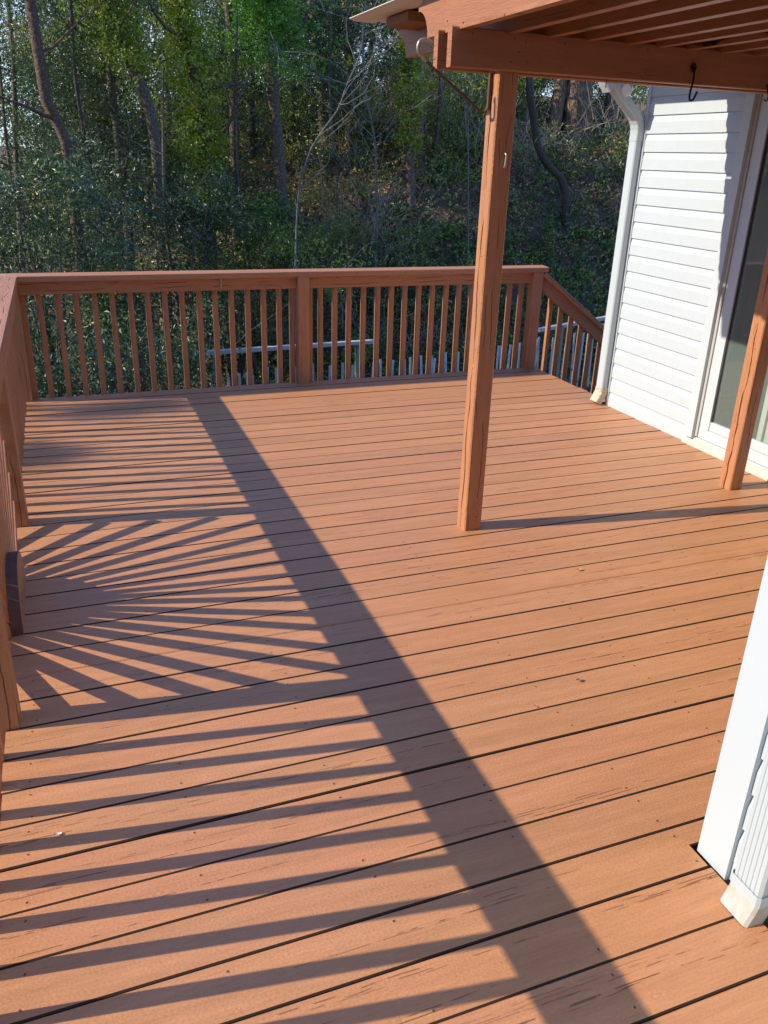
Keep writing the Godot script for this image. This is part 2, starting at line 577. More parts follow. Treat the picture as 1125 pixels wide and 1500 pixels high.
func tree(called: String, label: String, category: String, pts: Array, r0: float, r1: float, bark: Material, spec: Dictionary) -> Node3D:
	var seed_: int = spec.seed
	var r := RandomNumberGenerator.new()
	r.seed = seed_
	var base: Vector3 = pts[0]
	base.y = ground(base.x, base.z) - 0.15
	var o := thing(called, label, category, base, spec.get("group", ""))
	var local := [Vector3.ZERO]
	for i in range(1, pts.size()):
		local.append(pts[i] - base)
	var path := smooth_path(local, spec.get("steps", 44))
	var radii := []
	for i in path.size():
		var t := float(i) / (path.size() - 1)
		radii.append(lerpf(r0, r1, pow(t, 0.8)) * (1.0 + spec.get("flare", 0.35) * exp(-t * 16.0)))
	var st := begin()
	tube(st, path, radii, spec.get("sides", 14), spec.get("rough", 0.34), seed_)
	obj("trunk", done(st), bark, o)
	if spec.get("limbs", 0) > 0:
		var sb := begin()
		limbs(sb, path, radii, spec.limbs, r, spec.get("reach", 1.6), spec.get("low", 0.3))
		obj("branches", done(sb), spec.get("limb_bark", bark), o)
	if spec.has("ivy"):
		var from: int = spec.get("ivy_from", 0)
		ivy(o, path.slice(from, spec.get("ivy_to", path.size())), spec.get("ivy_radius", 0.3), spec.ivy, spec.get("ivy_pal", 2), seed_ + 5)
	if spec.has("blobs"):
		var bl := []
		for b in spec.blobs:
			bl.append([b[0] - base, b[1], b[2]])
		crown(o, "crown", bl, spec.get("leaf", 0), spec.get("pal", 0), seed_ + 9, spec.get("size", 1.0), spec.get("pal2", -1), spec.get("thin", 0.46))
	return o

func shrub(called: String, label: String, at: Vector3, rad: Vector3, n: int, which: int, pal: int, seed_: int, pal2 := -1) -> void:
	var base := Vector3(at.x, ground(at.x, at.z) - 0.05, at.z)
	var o := thing(called, label, "shrub", base, "")
	var r := RandomNumberGenerator.new()
	r.seed = seed_
	var st := begin()
	for i in 9:
		var a := r.randf() * TAU
		var d := Vector3(cos(a) * 0.5, 1.0, sin(a) * 0.5).normalized()
		var top := Vector3(cos(a) * rad.x * 0.6, (at.y - base.y) + rad.y * r.randf_range(0.1, 0.8), sin(a) * rad.z * 0.6)
		tube(st, smooth_path([Vector3(cos(a), 0, sin(a)) * 0.12, top * Vector3(0.4, 0.45, 0.4), top], 5), [0.03, 0.027, 0.022, 0.017, 0.011, 0.005], 5, 0.0, 0, false)
	obj("stems", done(st), M.bark, o)
	crown(o, "foliage", [[Vector3(0, at.y - base.y, 0), rad, n]], which, pal, seed_ + 3, 1.0, pal2, 0.6)

func thicket(called: String, label: String, at: Vector3, rad: Vector3, n: int, seed_: int, mat: Material, thick := 0.006) -> void:
	var base := Vector3(at.x, ground(at.x, at.z), at.z)
	var o := thing(called, label, "brush", base, "")
	var r := RandomNumberGenerator.new()
	r.seed = seed_
	var st := begin()
	for i in n:
		var p := Vector3(r.randfn() * rad.x * 0.5, r.randf_range(0.0, 0.35) * rad.y, r.randfn() * rad.z * 0.5)
		var d := Vector3(r.randf_range(-0.7, 0.7), 1.0, r.randf_range(-0.7, 0.7)).normalized()
		var L := r.randf_range(0.35, 1.0) * rad.y
		var pts := [p]
		var rr := [thick * r.randf_range(0.6, 1.5)]
		for k in 6:
			d = (d + Vector3(r.randf_range(-1, 1), r.randf_range(-0.9, 0.5), r.randf_range(-1, 1)) * 0.38).normalized()
			p += d * L / 6.0
			pts.append(p)
			rr.append(rr[0] * (1.0 - (k + 1) * 0.13))
		tube(st, pts, rr, 3, 0.0, 0, false)
	kind(obj("stems", st.commit(), mat, o), "stuff")

# ------------------------------------------------------------------ scene
func _ready() -> void:
	rng.seed = 5
	hills.seed = 8
	hills.frequency = 0.05
	# camera, sky, sun, exposure
	var cam := Camera3D.new()
	cam.name = "camera"
	cam.fov = rad_to_deg(2.0 * atan(750.0 / 1202.28))
	cam.near = 0.05
	cam.far = 600.0
	add_child(cam)
	cam.position = Vector3(0.0, 1.6446, 3.304)
	cam.rotation = Vector3(-0.407775, -0.375486, 0.032591)
	cam.current = true
	var sky_mat := ProceduralSkyMaterial.new()
	sky_mat.sky_top_color = Color(0.37, 0.53, 0.83)
	sky_mat.sky_horizon_color = Color(0.86, 0.94, 0.96)
	sky_mat.sky_curve = 0.12
	sky_mat.ground_bottom_color = Color(0.10, 0.09, 0.07)
	sky_mat.ground_horizon_color = Color(0.45, 0.48, 0.48)
	sky_mat.energy_multiplier = 1.3
	var sky := Sky.new()
	sky.sky_material = sky_mat
	var env := Environment.new()
	env.background_mode = Environment.BG_SKY
	env.sky = sky
	env.tonemap_mode = Environment.TONE_MAPPER_LINEAR
	env.tonemap_exposure = 1.42
	env.sdfgi_enabled = true
	env.ssao_enabled = true
	env.ssil_enabled = true
	var we := WorldEnvironment.new()
	we.name = "environment"
	we.environment = env
	add_child(we)
	var sun := DirectionalLight3D.new()
	sun.name = "sun"
	sun.light_color = Color(1.0, 0.94, 0.85)
	sun.light_energy = 1.4
	sun.light_angular_distance = 0.5
	sun.shadow_enabled = true
	add_child(sun)
	sun.look_at_from_position(Vector3.ZERO, SUN, Vector3.UP)

	make_materials()
	leaf_meshes = [leaf_clump(18, 0.056, 0.026, 0.16, 1), leaf_clump(13, 0.052, 0.046, 0.12, 2), leaf_clump(24, 0.044, 0.015, 0.17, 3), leaf_clump(9, 0.085, 0.045, 0.16, 4)]
	build_ground()
	build_house()
	build_deck()
	build_far_railing()
	build_left_railing()
	build_stairs()
	build_pergola()
	build_forest()
	build_fence()
	build_small_things()

func build_ground() -> void:
	var st := begin()
	var xs := []
	var zs := []
	for i in 121:
		var t := (i - 60) / 60.0
		xs.append(4.0 + 14.0 * t + 140.0 * pow(absf(t), 5) * signf(t))
		zs.append(-9.0 + 12.0 * t + 140.0 * pow(absf(t), 5) * signf(t))
	st.set_smooth_group(0)
	for j in 121:
		for i in 121:
			st.set_uv(Vector2(xs[i], zs[j]) * 0.2)
			st.add_vertex(Vector3(xs[i], ground(xs[i], zs[j]), zs[j]))
	for j in 120:
		for i in 120:
			var a := j * 121 + i
			for k in [a, a + 1, a + 121, a + 1, a + 122, a + 121]:
				st.add_index(k)
	st.generate_normals()
	kind(obj("ground", st.commit(), M.soil, self), "structure")

func build_deck() -> void:
	var deck := thing("deck", "terracotta painted timber deck of long boards across the yard", "deck")
	for k in range(-20, 33):
		var z0 := k * PITCH + pow(rng.randf(), 1.4) * 0.0022 + 0.0050
		var z1 := (k + 1) * PITCH - pow(rng.randf(), 1.4) * 0.0022 + 0.0050
		if k == -20:
			z0 = -2.853
		var x0 := -0.315 + rng.randf_range(-0.006, 0.006)
		var x1 := HOUSE_X - 0.014
		if z1 < -1.6:
			x1 = 3.785 + rng.randf_range(-0.005, 0.005)
		var y := rng.randf_range(-0.0012, 0.0012)
		var st := begin()
		var row := rng.randi() % 10
		var uo := 0.4 * rng.randi_range(0, 9)
		if z0 > WING_Z - 0.02:
			x1 = WING_X - 0.024
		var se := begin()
		var painted_edge := rng.randf() < 0.13                      # near chamfer in deck paint; the rest darkened to thicken the gap shade
		var runs := [[x0, x1, z0, z1]]
		if z0 < WING_Z - 0.014 and z1 > WING_Z - 0.02:
			runs = [[x0, WING_X - 0.026, z0, z1], [WING_X - 0.026, x1, z0, WING_Z - 0.014]]
		for q in runs:
			var zm: float = (q[2] + q[3]) / 2.0
			var a := Vector3(q[0], y - 0.0165, zm)
			var b := Vector3(q[1], y - 0.0165, zm)
			beam(st, a, b, q[3] - q[2], 0.033, Vector3.UP, 0.0036, row, uo + q[0] - x0, [3, 4, 5] if painted_edge else [4, 5], true)
			beam(se, a, b, q[3] - q[2], 0.033, Vector3.UP, 0.0036, row, uo, [0, 1, 2, 6, 7] if painted_edge else [0, 1, 2, 3, 6, 7], false)
		st.set_material(M.boards[rng.randi() % 6])
		st.generate_tangents()
		var mesh := st.commit()
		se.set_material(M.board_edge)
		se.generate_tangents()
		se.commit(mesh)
		obj("board", mesh, null, deck)
	# the frame below
	for i in 11:
		var x := -0.28 + i * 0.4
		if x < HOUSE_X - 0.05:
			obj("joist", box_mesh(Vector3(x - 0.019, -0.225, -2.80), Vector3(x + 0.019, -0.037, 2.06 if x > WING_X - 0.03 else 4.6)), M.joist, deck)
	obj("rim_joist", box_mesh(Vector3(-0.315, -0.225, -2.855), Vector3(3.78, -0.036, -2.815)), M.trim, deck)
	obj("rim_joist", box_mesh(Vector3(-0.318, -0.226, -2.81), Vector3(-0.305, -0.036, 4.6)), M.trim, deck)
	for p in [Vector2(-0.2, -2.7), Vector2(1.7, -2.7), Vector2(3.6, -2.7), Vector2(-0.2, 0.4), Vector2(-0.2, 3.6), Vector2(1.2, 3.6)]:
		var gy := ground(p.x, p.y) - 0.2
		obj("support_post", box_mesh(Vector3(p.x - 0.07, gy, p.y - 0.07), Vector3(p.x + 0.07, -0.23, p.y + 0.07)), M.joist, deck)

func build_far_railing() -> void:
	var t := thing("deck_railing", "far deck railing with square balusters in front of the trees", "railing")
	var post := beam_mesh(Vector3(0, -0.2, 0), Vector3(0, 0.811, 0), 0.09, 0.09, Vector3.BACK, 0.004, 2)
	for x in [1.693, 3.703]:
		obj("post", post, M.trim, t, Vector3(x, 0, -2.815))
	for s in [[-0.268, 1.646], [1.740, 3.656]]:
		obj("top_rail", beam_mesh(Vector3(s[0], 0.7665, -2.832), Vector3(s[1], 0.7665, -2.832), 0.036, 0.089, Vector3.UP, 0.003, 6), M.trim, t)
	obj("rail_cap", cap_far(), M.trim, t)
	var bal := []
	for v in 3:
		bal.append(beam_mesh(Vector3(0, -0.2, 0), Vector3(0, 0.80, 0), 0.036, 0.036, Vector3.BACK, 0.002, v * 3, v * 0.7))
	var xs := [-0.255]
	for i in 15:
		xs.append(-0.149 + 0.1197 * i)
	xs.append(1.626)
	xs.append(1.764)
	for i in 15:
		xs.append(1.85 + 0.1175 * i)
	xs.append(3.60)
	for x in xs:
		var b := obj("baluster", bal[rng.randi() % 3], M.trim, t, Vector3(x + rng.randf_range(-0.003, 0.003), 0, -2.873))
		b.rotation.z = rng.randf_range(-0.004, 0.004)

# cap boards: mitred at the corner where the two railings meet
func cap_far() -> ArrayMesh:
	var st := begin()
	var z0 := -2.930
	var z1 := -2.768
	var pts := [Vector2(-0.425, z0), Vector2(3.825, z0), Vector2(3.79, z1), Vector2(-0.263, z1)]
	slab(st, pts, 0.813, 0.851, 4)
	return done(st)

func slab(st: SurfaceTool, pts: Array, y0: float, y1: float, row: int) -> void:
	var c := Vector2.ZERO
	for p in pts:
		c += p / pts.size()
	var e := 0.004
	var top := []
	for i in pts.size():
		var a: Vector2 = (pts[i] - pts[i - 1]).normalized()
		var b: Vector2 = (pts[i] - pts[(i + 1) % pts.size()]).normalized()
		top.append(pts[i] - (a + b) * e)
	var up := func(p: Vector2, y: float) -> Vector3: return Vector3(p.x, y, p.y)
	var long_x: bool = absf(pts[1].x - pts[0].x) > absf(pts[1].y - pts[0].y)
	var uv := func(p: Vector2) -> Vector2:
		var q: Vector2 = p - pts[0]
		return Vector2(p.x / 4.0, (row + 0.03 + clampf(absf(q.y) / 0.17, 0, 1) * 0.9) / 10.0) if long_x else Vector2(p.y / 4.0, (row + 0.03 + clampf(absf(q.x) / 0.17, 0, 1) * 0.9) / 10.0)
	for k in range(1, top.size() - 1):
		tri(st, up.call(top[0], y1), up.call(top[k], y1), up.call(top[k + 1], y1), Vector3.UP, uv.call(top[0]), uv.call(top[k]), uv.call(top[k + 1]))
		tri(st, up.call(pts[0], y0), up.call(pts[k], y0), up.call(pts[k + 1], y0), Vector3.DOWN, uv.call(pts[0]), uv.call(pts[k]), uv.call(pts[k + 1]))
	for i in pts.size():
		var j := (i + 1) % pts.size()
		var m: Vector2 = (pts[i] + pts[j]) / 2.0 - c
		var o := Vector3(m.x, 0, m.y)
		var L: float = pts[i].distance_to(pts[j]) / 4.0
		var v := (row + 0.1) / 10.0
		quad(st, up.call(pts[i], y0), up.call(pts[j], y0), up.call(pts[j], y1 - e), up.call(pts[i], y1 - e), o, Vector2(0, v), Vector2(L, v), Vector2(L, v + 0.022), Vector2(0, v + 0.022))
		quad(st, up.call(pts[i], y1 - e), up.call(pts[j], y1 - e), up.call(top[j], y1), up.call(top[i], y1), o + Vector3.UP, Vector2(0, v + 0.022), Vector2(L, v + 0.022), Vector2(L, v + 0.03), Vector2(0, v + 0.03))

func build_left_railing() -> void:
	var t := thing("sunburst_railing", "side deck railing with a half round sunburst panel", "railing")
	var post := beam_mesh(Vector3(0, -0.2, 0), Vector3(0, 0.811, 0), 0.09, 0.09, Vector3.BACK, 0.004, 5)
	for z in [-2.815, -0.615, 0.957, 2.52, 4.05]:
		obj("post", post, M.trim, t, Vector3(-0.316, 0, z))
	var zs := [-2.769, -0.661, -0.569, 0.911, 1.003, 2.474, 2.566, 4.004]
	for i in 4:
		obj("top_rail", beam_mesh(Vector3(-0.291, 0.7665, zs[i * 2]), Vector3(-0.291, 0.7665, zs[i * 2 + 1]), 0.036, 0.089, Vector3.UP, 0.003, 1 + i), M.trim, t)
	var st := begin()
	slab(st, [Vector2(-0.263, -2.766), Vector2(-0.273, 4.15), Vector2(-0.430, 4.15), Vector2(-0.4255, -2.928)], 0.813, 0.851, 7)
	obj("rail_cap", done(st), M.trim, t)
	var bal := []
	for v in 3:
		bal.append(beam_mesh(Vector3(0, -0.2, 0), Vector3(0, 0.80, 0), 0.036, 0.036, Vector3.BACK, 0.002, v * 3 + 1, v * 0.9))
	var bz := []
	for i in 17:
		bz.append(-0.725 - 0.1215 * i)
	for i in 12:
		bz.append(1.132 + 0.1225 * i)
	for i in 12:
		bz.append(2.63 + 0.1215 * i)
	for z in bz:
		obj("baluster", bal[rng.randi() % 3], M.trim, t, Vector3(-0.331, 0, z + rng.randf_range(-0.003, 0.003)))
	# the sunburst: rays from a half disc
	# each ray: height and depth of its inner end, then of its outer end at the frame
	var fan := [[0.014, -0.360, 0.105, -0.542], [0.026, -0.187, 0.246, -0.533], [0.035, -0.094, 0.400, -0.525], [0.067, -0.042, 0.582, -0.522], [0.120, -0.013, 0.735, -0.470], [0.166, 0.027, 0.735, -0.295], [0.200, 0.070, 0.735, -0.150], [0.223, 0.112, 0.735, -0.015], [0.235, 0.152, 0.735, 0.110], [0.236, 0.188, 0.735, 0.220], [0.234, 0.229, 0.735, 0.320], [0.222, 0.274, 0.735, 0.448], [0.197, 0.314, 0.735, 0.556], [0.161, 0.354, 0.735, 0.703], [0.115, 0.387, 0.735, 0.848], [0.065, 0.410, 0.560, 0.903], [0.028, 0.450, 0.406, 0.903], [0.015, 0.535, 0.245, 0.902], [0.018, 0.614, 0.107, 0.899]]
	for i in fan.size():
		var q: Array = fan[i]
		var p0 := Vector2(q[1], q[0])
		var p1 := Vector2(q[3], q[2])
		var d := (p1 - p0).normalized()
		p0 -= d * 0.07
		p1 += d * 0.035
		obj("ray", beam_mesh(Vector3(-0.331, p0.y, p0.x), Vector3(-0.331, p1.y, p1.x), 0.036, 0.036, Vector3.RIGHT, 0.002, i % 10), M.trim, t)
	var prof := PackedVector2Array()
	for i in 29:
		var a := PI * i / 28.0
		prof.append(Vector2(0.2 + cos(a) * 0.232, -0.03 + sin(a) * 0.235))
	for layer in [[-0.311, -0.272], [-0.390, -0.351]]:
		var sd := begin()
		extrude(sd, prof, 0, layer[0], layer[1], 4)
		var disc := obj("half_disc", done(sd), M.trim, t)
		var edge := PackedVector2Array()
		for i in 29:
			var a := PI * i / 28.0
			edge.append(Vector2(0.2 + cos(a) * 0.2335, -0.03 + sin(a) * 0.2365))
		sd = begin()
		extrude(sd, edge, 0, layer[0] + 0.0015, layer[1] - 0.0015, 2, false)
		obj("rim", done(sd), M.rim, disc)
	# bottom rim beam carrying the panel
	obj("bottom_rail", box_mesh(Vector3(-0.358, -0.20, -0.57), Vector3(-0.322, -0.062, 0.91)), M.trim, t)

func build_stairs() -> void:
	var t := thing("stairs", "timber steps going down behind the far end of the deck", "stairs")
	var s := 0.72
	for i in 8:
		var x := 3.80 + 0.27 * i
		var y := -0.19 * (i + 1)
		obj("tread", box_mesh(Vector3(x, y - 0.035, -2.80), Vector3(x + 0.275, y, -1.68)), M.wood, t)
	for z in [-2.805, -1.70]:
		obj("stringer", beam_mesh(Vector3(3.80, -0.24, z), Vector3(6.05, -0.24 - 2.25 * 0.704, z), 0.04, 0.24, Vector3.UP, 0.003, 3), M.trim, t)
	var r := thing("stair_railing", "sloping handrail with balusters beside the steps past the house", "railing")
	var a := Vector3(3.752, 0.745, -2.832)
	var b := a + Vector3(2.3, -2.3 * s, 0)
	obj("handrail", beam_mesh(a + Vector3(0, -0.022, 0), b + Vector3(0, -0.022, 0), 0.036, 0.089, Vector3.UP, 0.003, 4), M.trim, r)
	obj("rail_cap", beam_mesh(a + Vector3(0, 0.052, 0), b + Vector3(0, 0.052, 0), 0.14, 0.038, Vector3.UP, 0.003, 6), M.trim, r)
	for i in 19:
		var x := 3.905 + 0.1115 * i
		var top := 0.745 - (x - 3.752) * s
		obj("baluster", beam_mesh(Vector3(x, top - 0.95, -2.873), Vector3(x, top + 0.01, -2.873), 0.036, 0.036, Vector3.BACK, 0.002, i % 10), M.trim, r)
	obj("post", beam_mesh(Vector3(6.09, -2.7, -2.832), Vector3(6.09, -0.75, -2.832), 0.09, 0.09, Vector3.BACK, 0.004, 2), M.trim, r)

func rafter_profile(end: float, to: float) -> PackedVector2Array:
	var p := PackedVector2Array([Vector2(to, 2.231), Vector2(end - 0.045, 2.231), Vector2(end - 0.1, 2.208), Vector2(end - 0.1, 2.190)])
	for i in range(1, 8):
		var a := PI / 2.0 * i / 7.0
		p.append(Vector2(end - 0.1 + 0.1 * sin(a), 2.190 - 0.102 * (1.0 - cos(a))))
	p.append(Vector2(to, 2.088))
	return p

func build_pergola() -> void:
	var t := thing("pergola", "red brown timber pergola on square posts against the house", "pergola")
	obj("post", beam_mesh(Vector3(1.728, 0.0, 0.0525), Vector3(1.728, 2.085, 0.0525), 0.088, 0.088, Vector3.BACK, 0.005, 5), M.trim, t)
	var p2 := obj("post", beam_mesh(Vector3(0, 0.0, 0), Vector3(0, 2.085, 0), 0.088, 0.088, Vector3.BACK, 0.005, 5, 1.7), M.trim, t, Vector3(3.389, 0, -0.004))
	p2.rotation.y = 0.03
	obj("beam", beam_mesh(Vector3(1.457, 2.03, 0.1165), Vector3(3.69, 2.03, 0.1165), 0.038, 0.134, Vector3.UP, 0.004, 1), M.beam, t)
	obj("beam", beam_mesh(Vector3(1.459, 2.03, -0.0115), Vector3(3.69, 2.03, -0.0115), 0.038, 0.134, Vector3.UP, 0.004, 4, 1.3), M.beam, t)
	var xs := [1.487, 1.680, 1.858, 2.033, 2.223, 2.371, 2.522, 2.696, 2.875, 3.05, 3.22, 3.40, 3.57]
	for i in xs.size():
		var st := begin()
		extrude(st, rafter_profile(-0.165 if i == 0 else -0.87, 2.06), 0, xs[i], xs[i] + 0.038, i * 3 + 1)
		obj("rafter", done(st), M.beam, t)
	# nail and bolt heads at the joints
	var head := begin()
	tube(head, [Vector3(0, 0, -0.002), Vector3(0, 0, 0.0025)], [0.0036, 0.0030], 8)
	var heads := done(head)
	for q in [Vector2(1.717, 2.071), Vector2(1.769, 2.065), Vector2(1.742, 2.03), Vector2(1.709, 1.993), Vector2(1.782, 1.999), Vector2(3.36, 2.06), Vector2(3.41, 2.05), Vector2(3.38, 2.0)]:
		obj("nail", heads, M.rust, t, Vector3(q.x, q.y, 0.1355))
	for q in [Vector2(2.126, 0.023), Vector2(2.105, 0.164)]:
		obj("nail", heads, M.rust, t, Vector3(1.487, q.x, q.y)).rotation.y = -PI / 2
	# blocking that carries the roofing sheets past the outer rafter
	obj("block", box_mesh(Vector3(1.535, 2.190, -0.76), Vector3(1.679, 2.229, -0.50)), M.block, t)
	for k in 5:
		var x0 := 1.428 + k * 0.44
		var st := begin()
		var prof := PackedVector2Array()
		for i in 12:
			prof.append(Vector2(x0 + i * 0.04, 2.2335 + (0.010 if i % 4 == 0 else 0.0) + k % 2 * 0.003))
		for i in 12:
			var j := 11 - i
			prof.append(Vector2(x0 + j * 0.04, 2.2365 + (0.010 if j % 4 == 0 else 0.0) + k % 2 * 0.003))
		extrude(st, prof, 2, -0.975, 2.05)
		obj("roof_sheet", done(st), M.panel, t)

func siding_course(st: SurfaceTool, plane: float, y0: float, z0: float, z1: float) -> void:
	var h := 0.1083
	extrude(st, PackedVector2Array([Vector2(plane - 0.0155, y0), Vector2(plane - 0.015, y0 + 0.066), Vector2(plane - 0.004, y0 + h + 0.004), Vector2(plane, y0 + h + 0.004), Vector2(plane, y0 + 0.003), Vector2(plane - 0.006, y0)]), 2, z0, z1)

func build_house() -> void:
	var t := thing("house", "white house clad in horizontal vinyl siding beside the deck", "house")
	# walls with thickness
	var st := begin()
	box(st, Vector3(3.719, -2.7, -1.625), Vector3(3.86, 2.6, -0.69))
	box(st, Vector3(3.719, -2.7, -0.689), Vector3(3.86, 0.03, 1.209))
	box(st, Vector3(3.719, 2.12, -0.689), Vector3(3.86, 2.6, 1.209))
	box(st, Vector3(3.719, -2.7, 1.21), Vector3(3.86, 2.6, 2.10))
	box(st, Vector3(3.861, -2.7, -1.625), Vector3(9.0, 2.6, -1.44))
	box(st, Vector3(8.86, -2.7, -1.438), Vector3(9.0, 2.6, 2.24))
	box(st, Vector3(1.435, -2.7, 2.102), Vector3(8.858, 5.6, 2.24))  # unseen upper storey of the wing, added to block sky light
	box(st, Vector3(1.435, -2.7, 2.242), Vector3(1.58, 5.6, 6.0))
	box(st, Vector3(1.582, -2.7, 5.85), Vector3(8.858, 5.6, 6.0))
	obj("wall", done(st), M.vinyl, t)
	st = begin()
	box(st, Vector3(3.862, -0.1, -1.438), Vector3(8.858, 0.04, 2.10))
	obj("room_floor", done(st), M.floor, t)
	st = begin()
	box(st, Vector3(3.30, 2.45, -2.0), Vector3(9.3, 2.47, 2.09))
	box(st, Vector3(3.862, 2.40, -1.438), Vector3(8.858, 2.44, 2.10))
	obj("soffit", done(st), M.white, t)
	st = begin()
	extrude(st, PackedVector2Array([Vector2(3.28, 2.475), Vector2(6.3, 3.9), Vector2(9.32, 2.475)]), 2, -2.02, 2.085)
	extrude(st, PackedVector2Array([Vector2(1.0, 5.45), Vector2(1.0, 5.6), Vector2(5.1, 7.4), Vector2(9.2, 5.6), Vector2(9.2, 5.45)]), 2, 1.8, 6.4)
	obj("roof", done(st), M.roof, t)
	obj("gutter", box_mesh(Vector3(3.17, 2.36, -2.0), Vector3(3.297, 2.472, 2.09), 0.01), M.white, t)
	# siding by the door, one part for each course
	for i in 21:
		var y0 := -0.004 + i * 0.1083
		var s := begin()
		siding_course(s, HOUSE_X + 0.008, y0, -1.625, -0.762)
		obj("siding_course", done(s), M.vinyl, t)
	for i in 21:
		var y0 := -0.004 + i * 0.1083
		var s := begin()
		siding_course(s, HOUSE_X + 0.008, y0, 1.28, 2.08)
		obj("siding_course", done(s), M.vinyl, t)
	# corner post, starter strip and the channel beside the door
	obj("corner_board", box_mesh(Vector3(3.696, -0.03, -1.655), Vector3(3.80, 2.44, -1.626), 0.004), M.white, t)
	obj("base_strip", box_mesh(Vector3(3.69, -0.03, -1.62), Vector3(3.712, -0.0045, -0.75), 0.002), M.threshold, t)
	obj("channel", box_mesh(Vector3(3.688, 0.02, -0.764), Vector3(3.7125, 2.2, -0.735), 0.003), M.white, t)
	# wing wall nearer the camera
	obj("corner_board", box_mesh(Vector3(1.398, -0.012, 2.087), Vector3(1.433, 5.6, 2.189), 0.004), M.white, t)
	obj("corner_board", box_mesh(Vector3(1.4335, -0.012, 2.0865), Vector3(1.52, 5.6, 2.1015), 0.003), M.white, t)
	for i in 51:
		var s := begin()
		siding_course(s, 1.4265, 0.05 + i * 0.1083, 2.19, 5.9)
		obj("siding_course", done(s), M.vinyl, t)
	obj("base_strip", box_mesh(Vector3(1.412, -0.012, 2.19), Vector3(1.434, 0.049, 5.9), 0.003), M.white, t)
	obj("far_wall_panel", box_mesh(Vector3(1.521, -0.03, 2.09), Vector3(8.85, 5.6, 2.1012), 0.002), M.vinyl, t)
	build_door(t)
	# rainwater pipes
	var d := thing("downspout", "white square downspout at the far corner of the siding wall", "downspout")
	pipe(d, "pipe", [Vector3(3.668, 0.085, -1.680), Vector3(3.668, 1.83, -1.680)], 0.052, 0.078, false)
	pipe(d, "upper_elbow", elbow(Vector3(3.668, 1.79, -1.680), [Vector3(3.668, 1.86, -1.680), Vector3(3.650, 1.915, -1.680), Vector3(3.605, 1.965, -1.680), Vector3(3.43, 2.115, -1.680)]), 0.057, 0.083, true)
	pipe(d, "outlet_elbow", [Vector3(3.415, 2.085, -1.680), Vector3(3.365, 2.15, -1.680), Vector3(3.345, 2.22, -1.680), Vector3(3.345, 2.36, -1.680)], 0.062, 0.088, false)
	var toe := pipe(d, "foot", [Vector3(3.668, 0.13, -1.680), Vector3(3.665, 0.085, -1.680), Vector3(3.628, 0.015, -1.680)], 0.059, 0.085, false)
	toe.material_override = M.dirty
	toe.set_meta("label", "rust stained foot of the pipe")
	var n := thing("downspout", "white ribbed downspout on the near wing wall, kinked at the foot", "downspout")
	pipe(n, "pipe", [Vector3(1.376, 0.08, 2.289), Vector3(1.376, 5.4, 2.289)], 0.058, 0.086, true)
	pipe(n, "collar", [Vector3(1.376, 0.066, 2.289), Vector3(1.376, 0.098, 2.289)], 0.064, 0.092, false)
	var foot := pipe(n, "foot", [Vector3(1.376, 0.085, 2.289), Vector3(1.374, 0.05, 2.288), Vector3(1.362, -0.004, 2.283)], 0.061, 0.089, false)
	foot.set_meta("label", "dirt stained foot of the pipe")
	foot.material_override = M.foot if M.has("foot") else M.downspout
	# flood lamp under the eave
	var f := thing("flood_lamp", "round white flood lamp beside the pipe at the house corner", "lamp", Vector3(3.50, 2.085, -1.62))
	var ls := begin()
	var prof := [[0.0, 0.030], [0.012, 0.040], [0.035, 0.047], [0.06, 0.046], [0.085, 0.036], [0.11, 0.024], [0.13, 0.020]]
	var pts := []
	var rr := []
	for q in prof:
		pts.append(Vector3(q[0] * 0.55, q[0] * 0.12, -q[0]) * 1.0)
		rr.append(q[1])
	tube(ls, pts, rr, 20)
	obj("shade", done(ls), M.lamp, f)
	ls = begin()
	tube(ls, [Vector3(0.06, 0.015, -0.12), Vector3(0.11, 0.05, -0.13), Vector3(0.21, 0.06, -0.02)], [0.012, 0.012, 0.012], 8)
	obj("bracket", done(ls), M.white, f)

func elbow(a: Vector3, rest: Array) -> Array:
	var r := [a]
	r.append_array(rest)
	return r

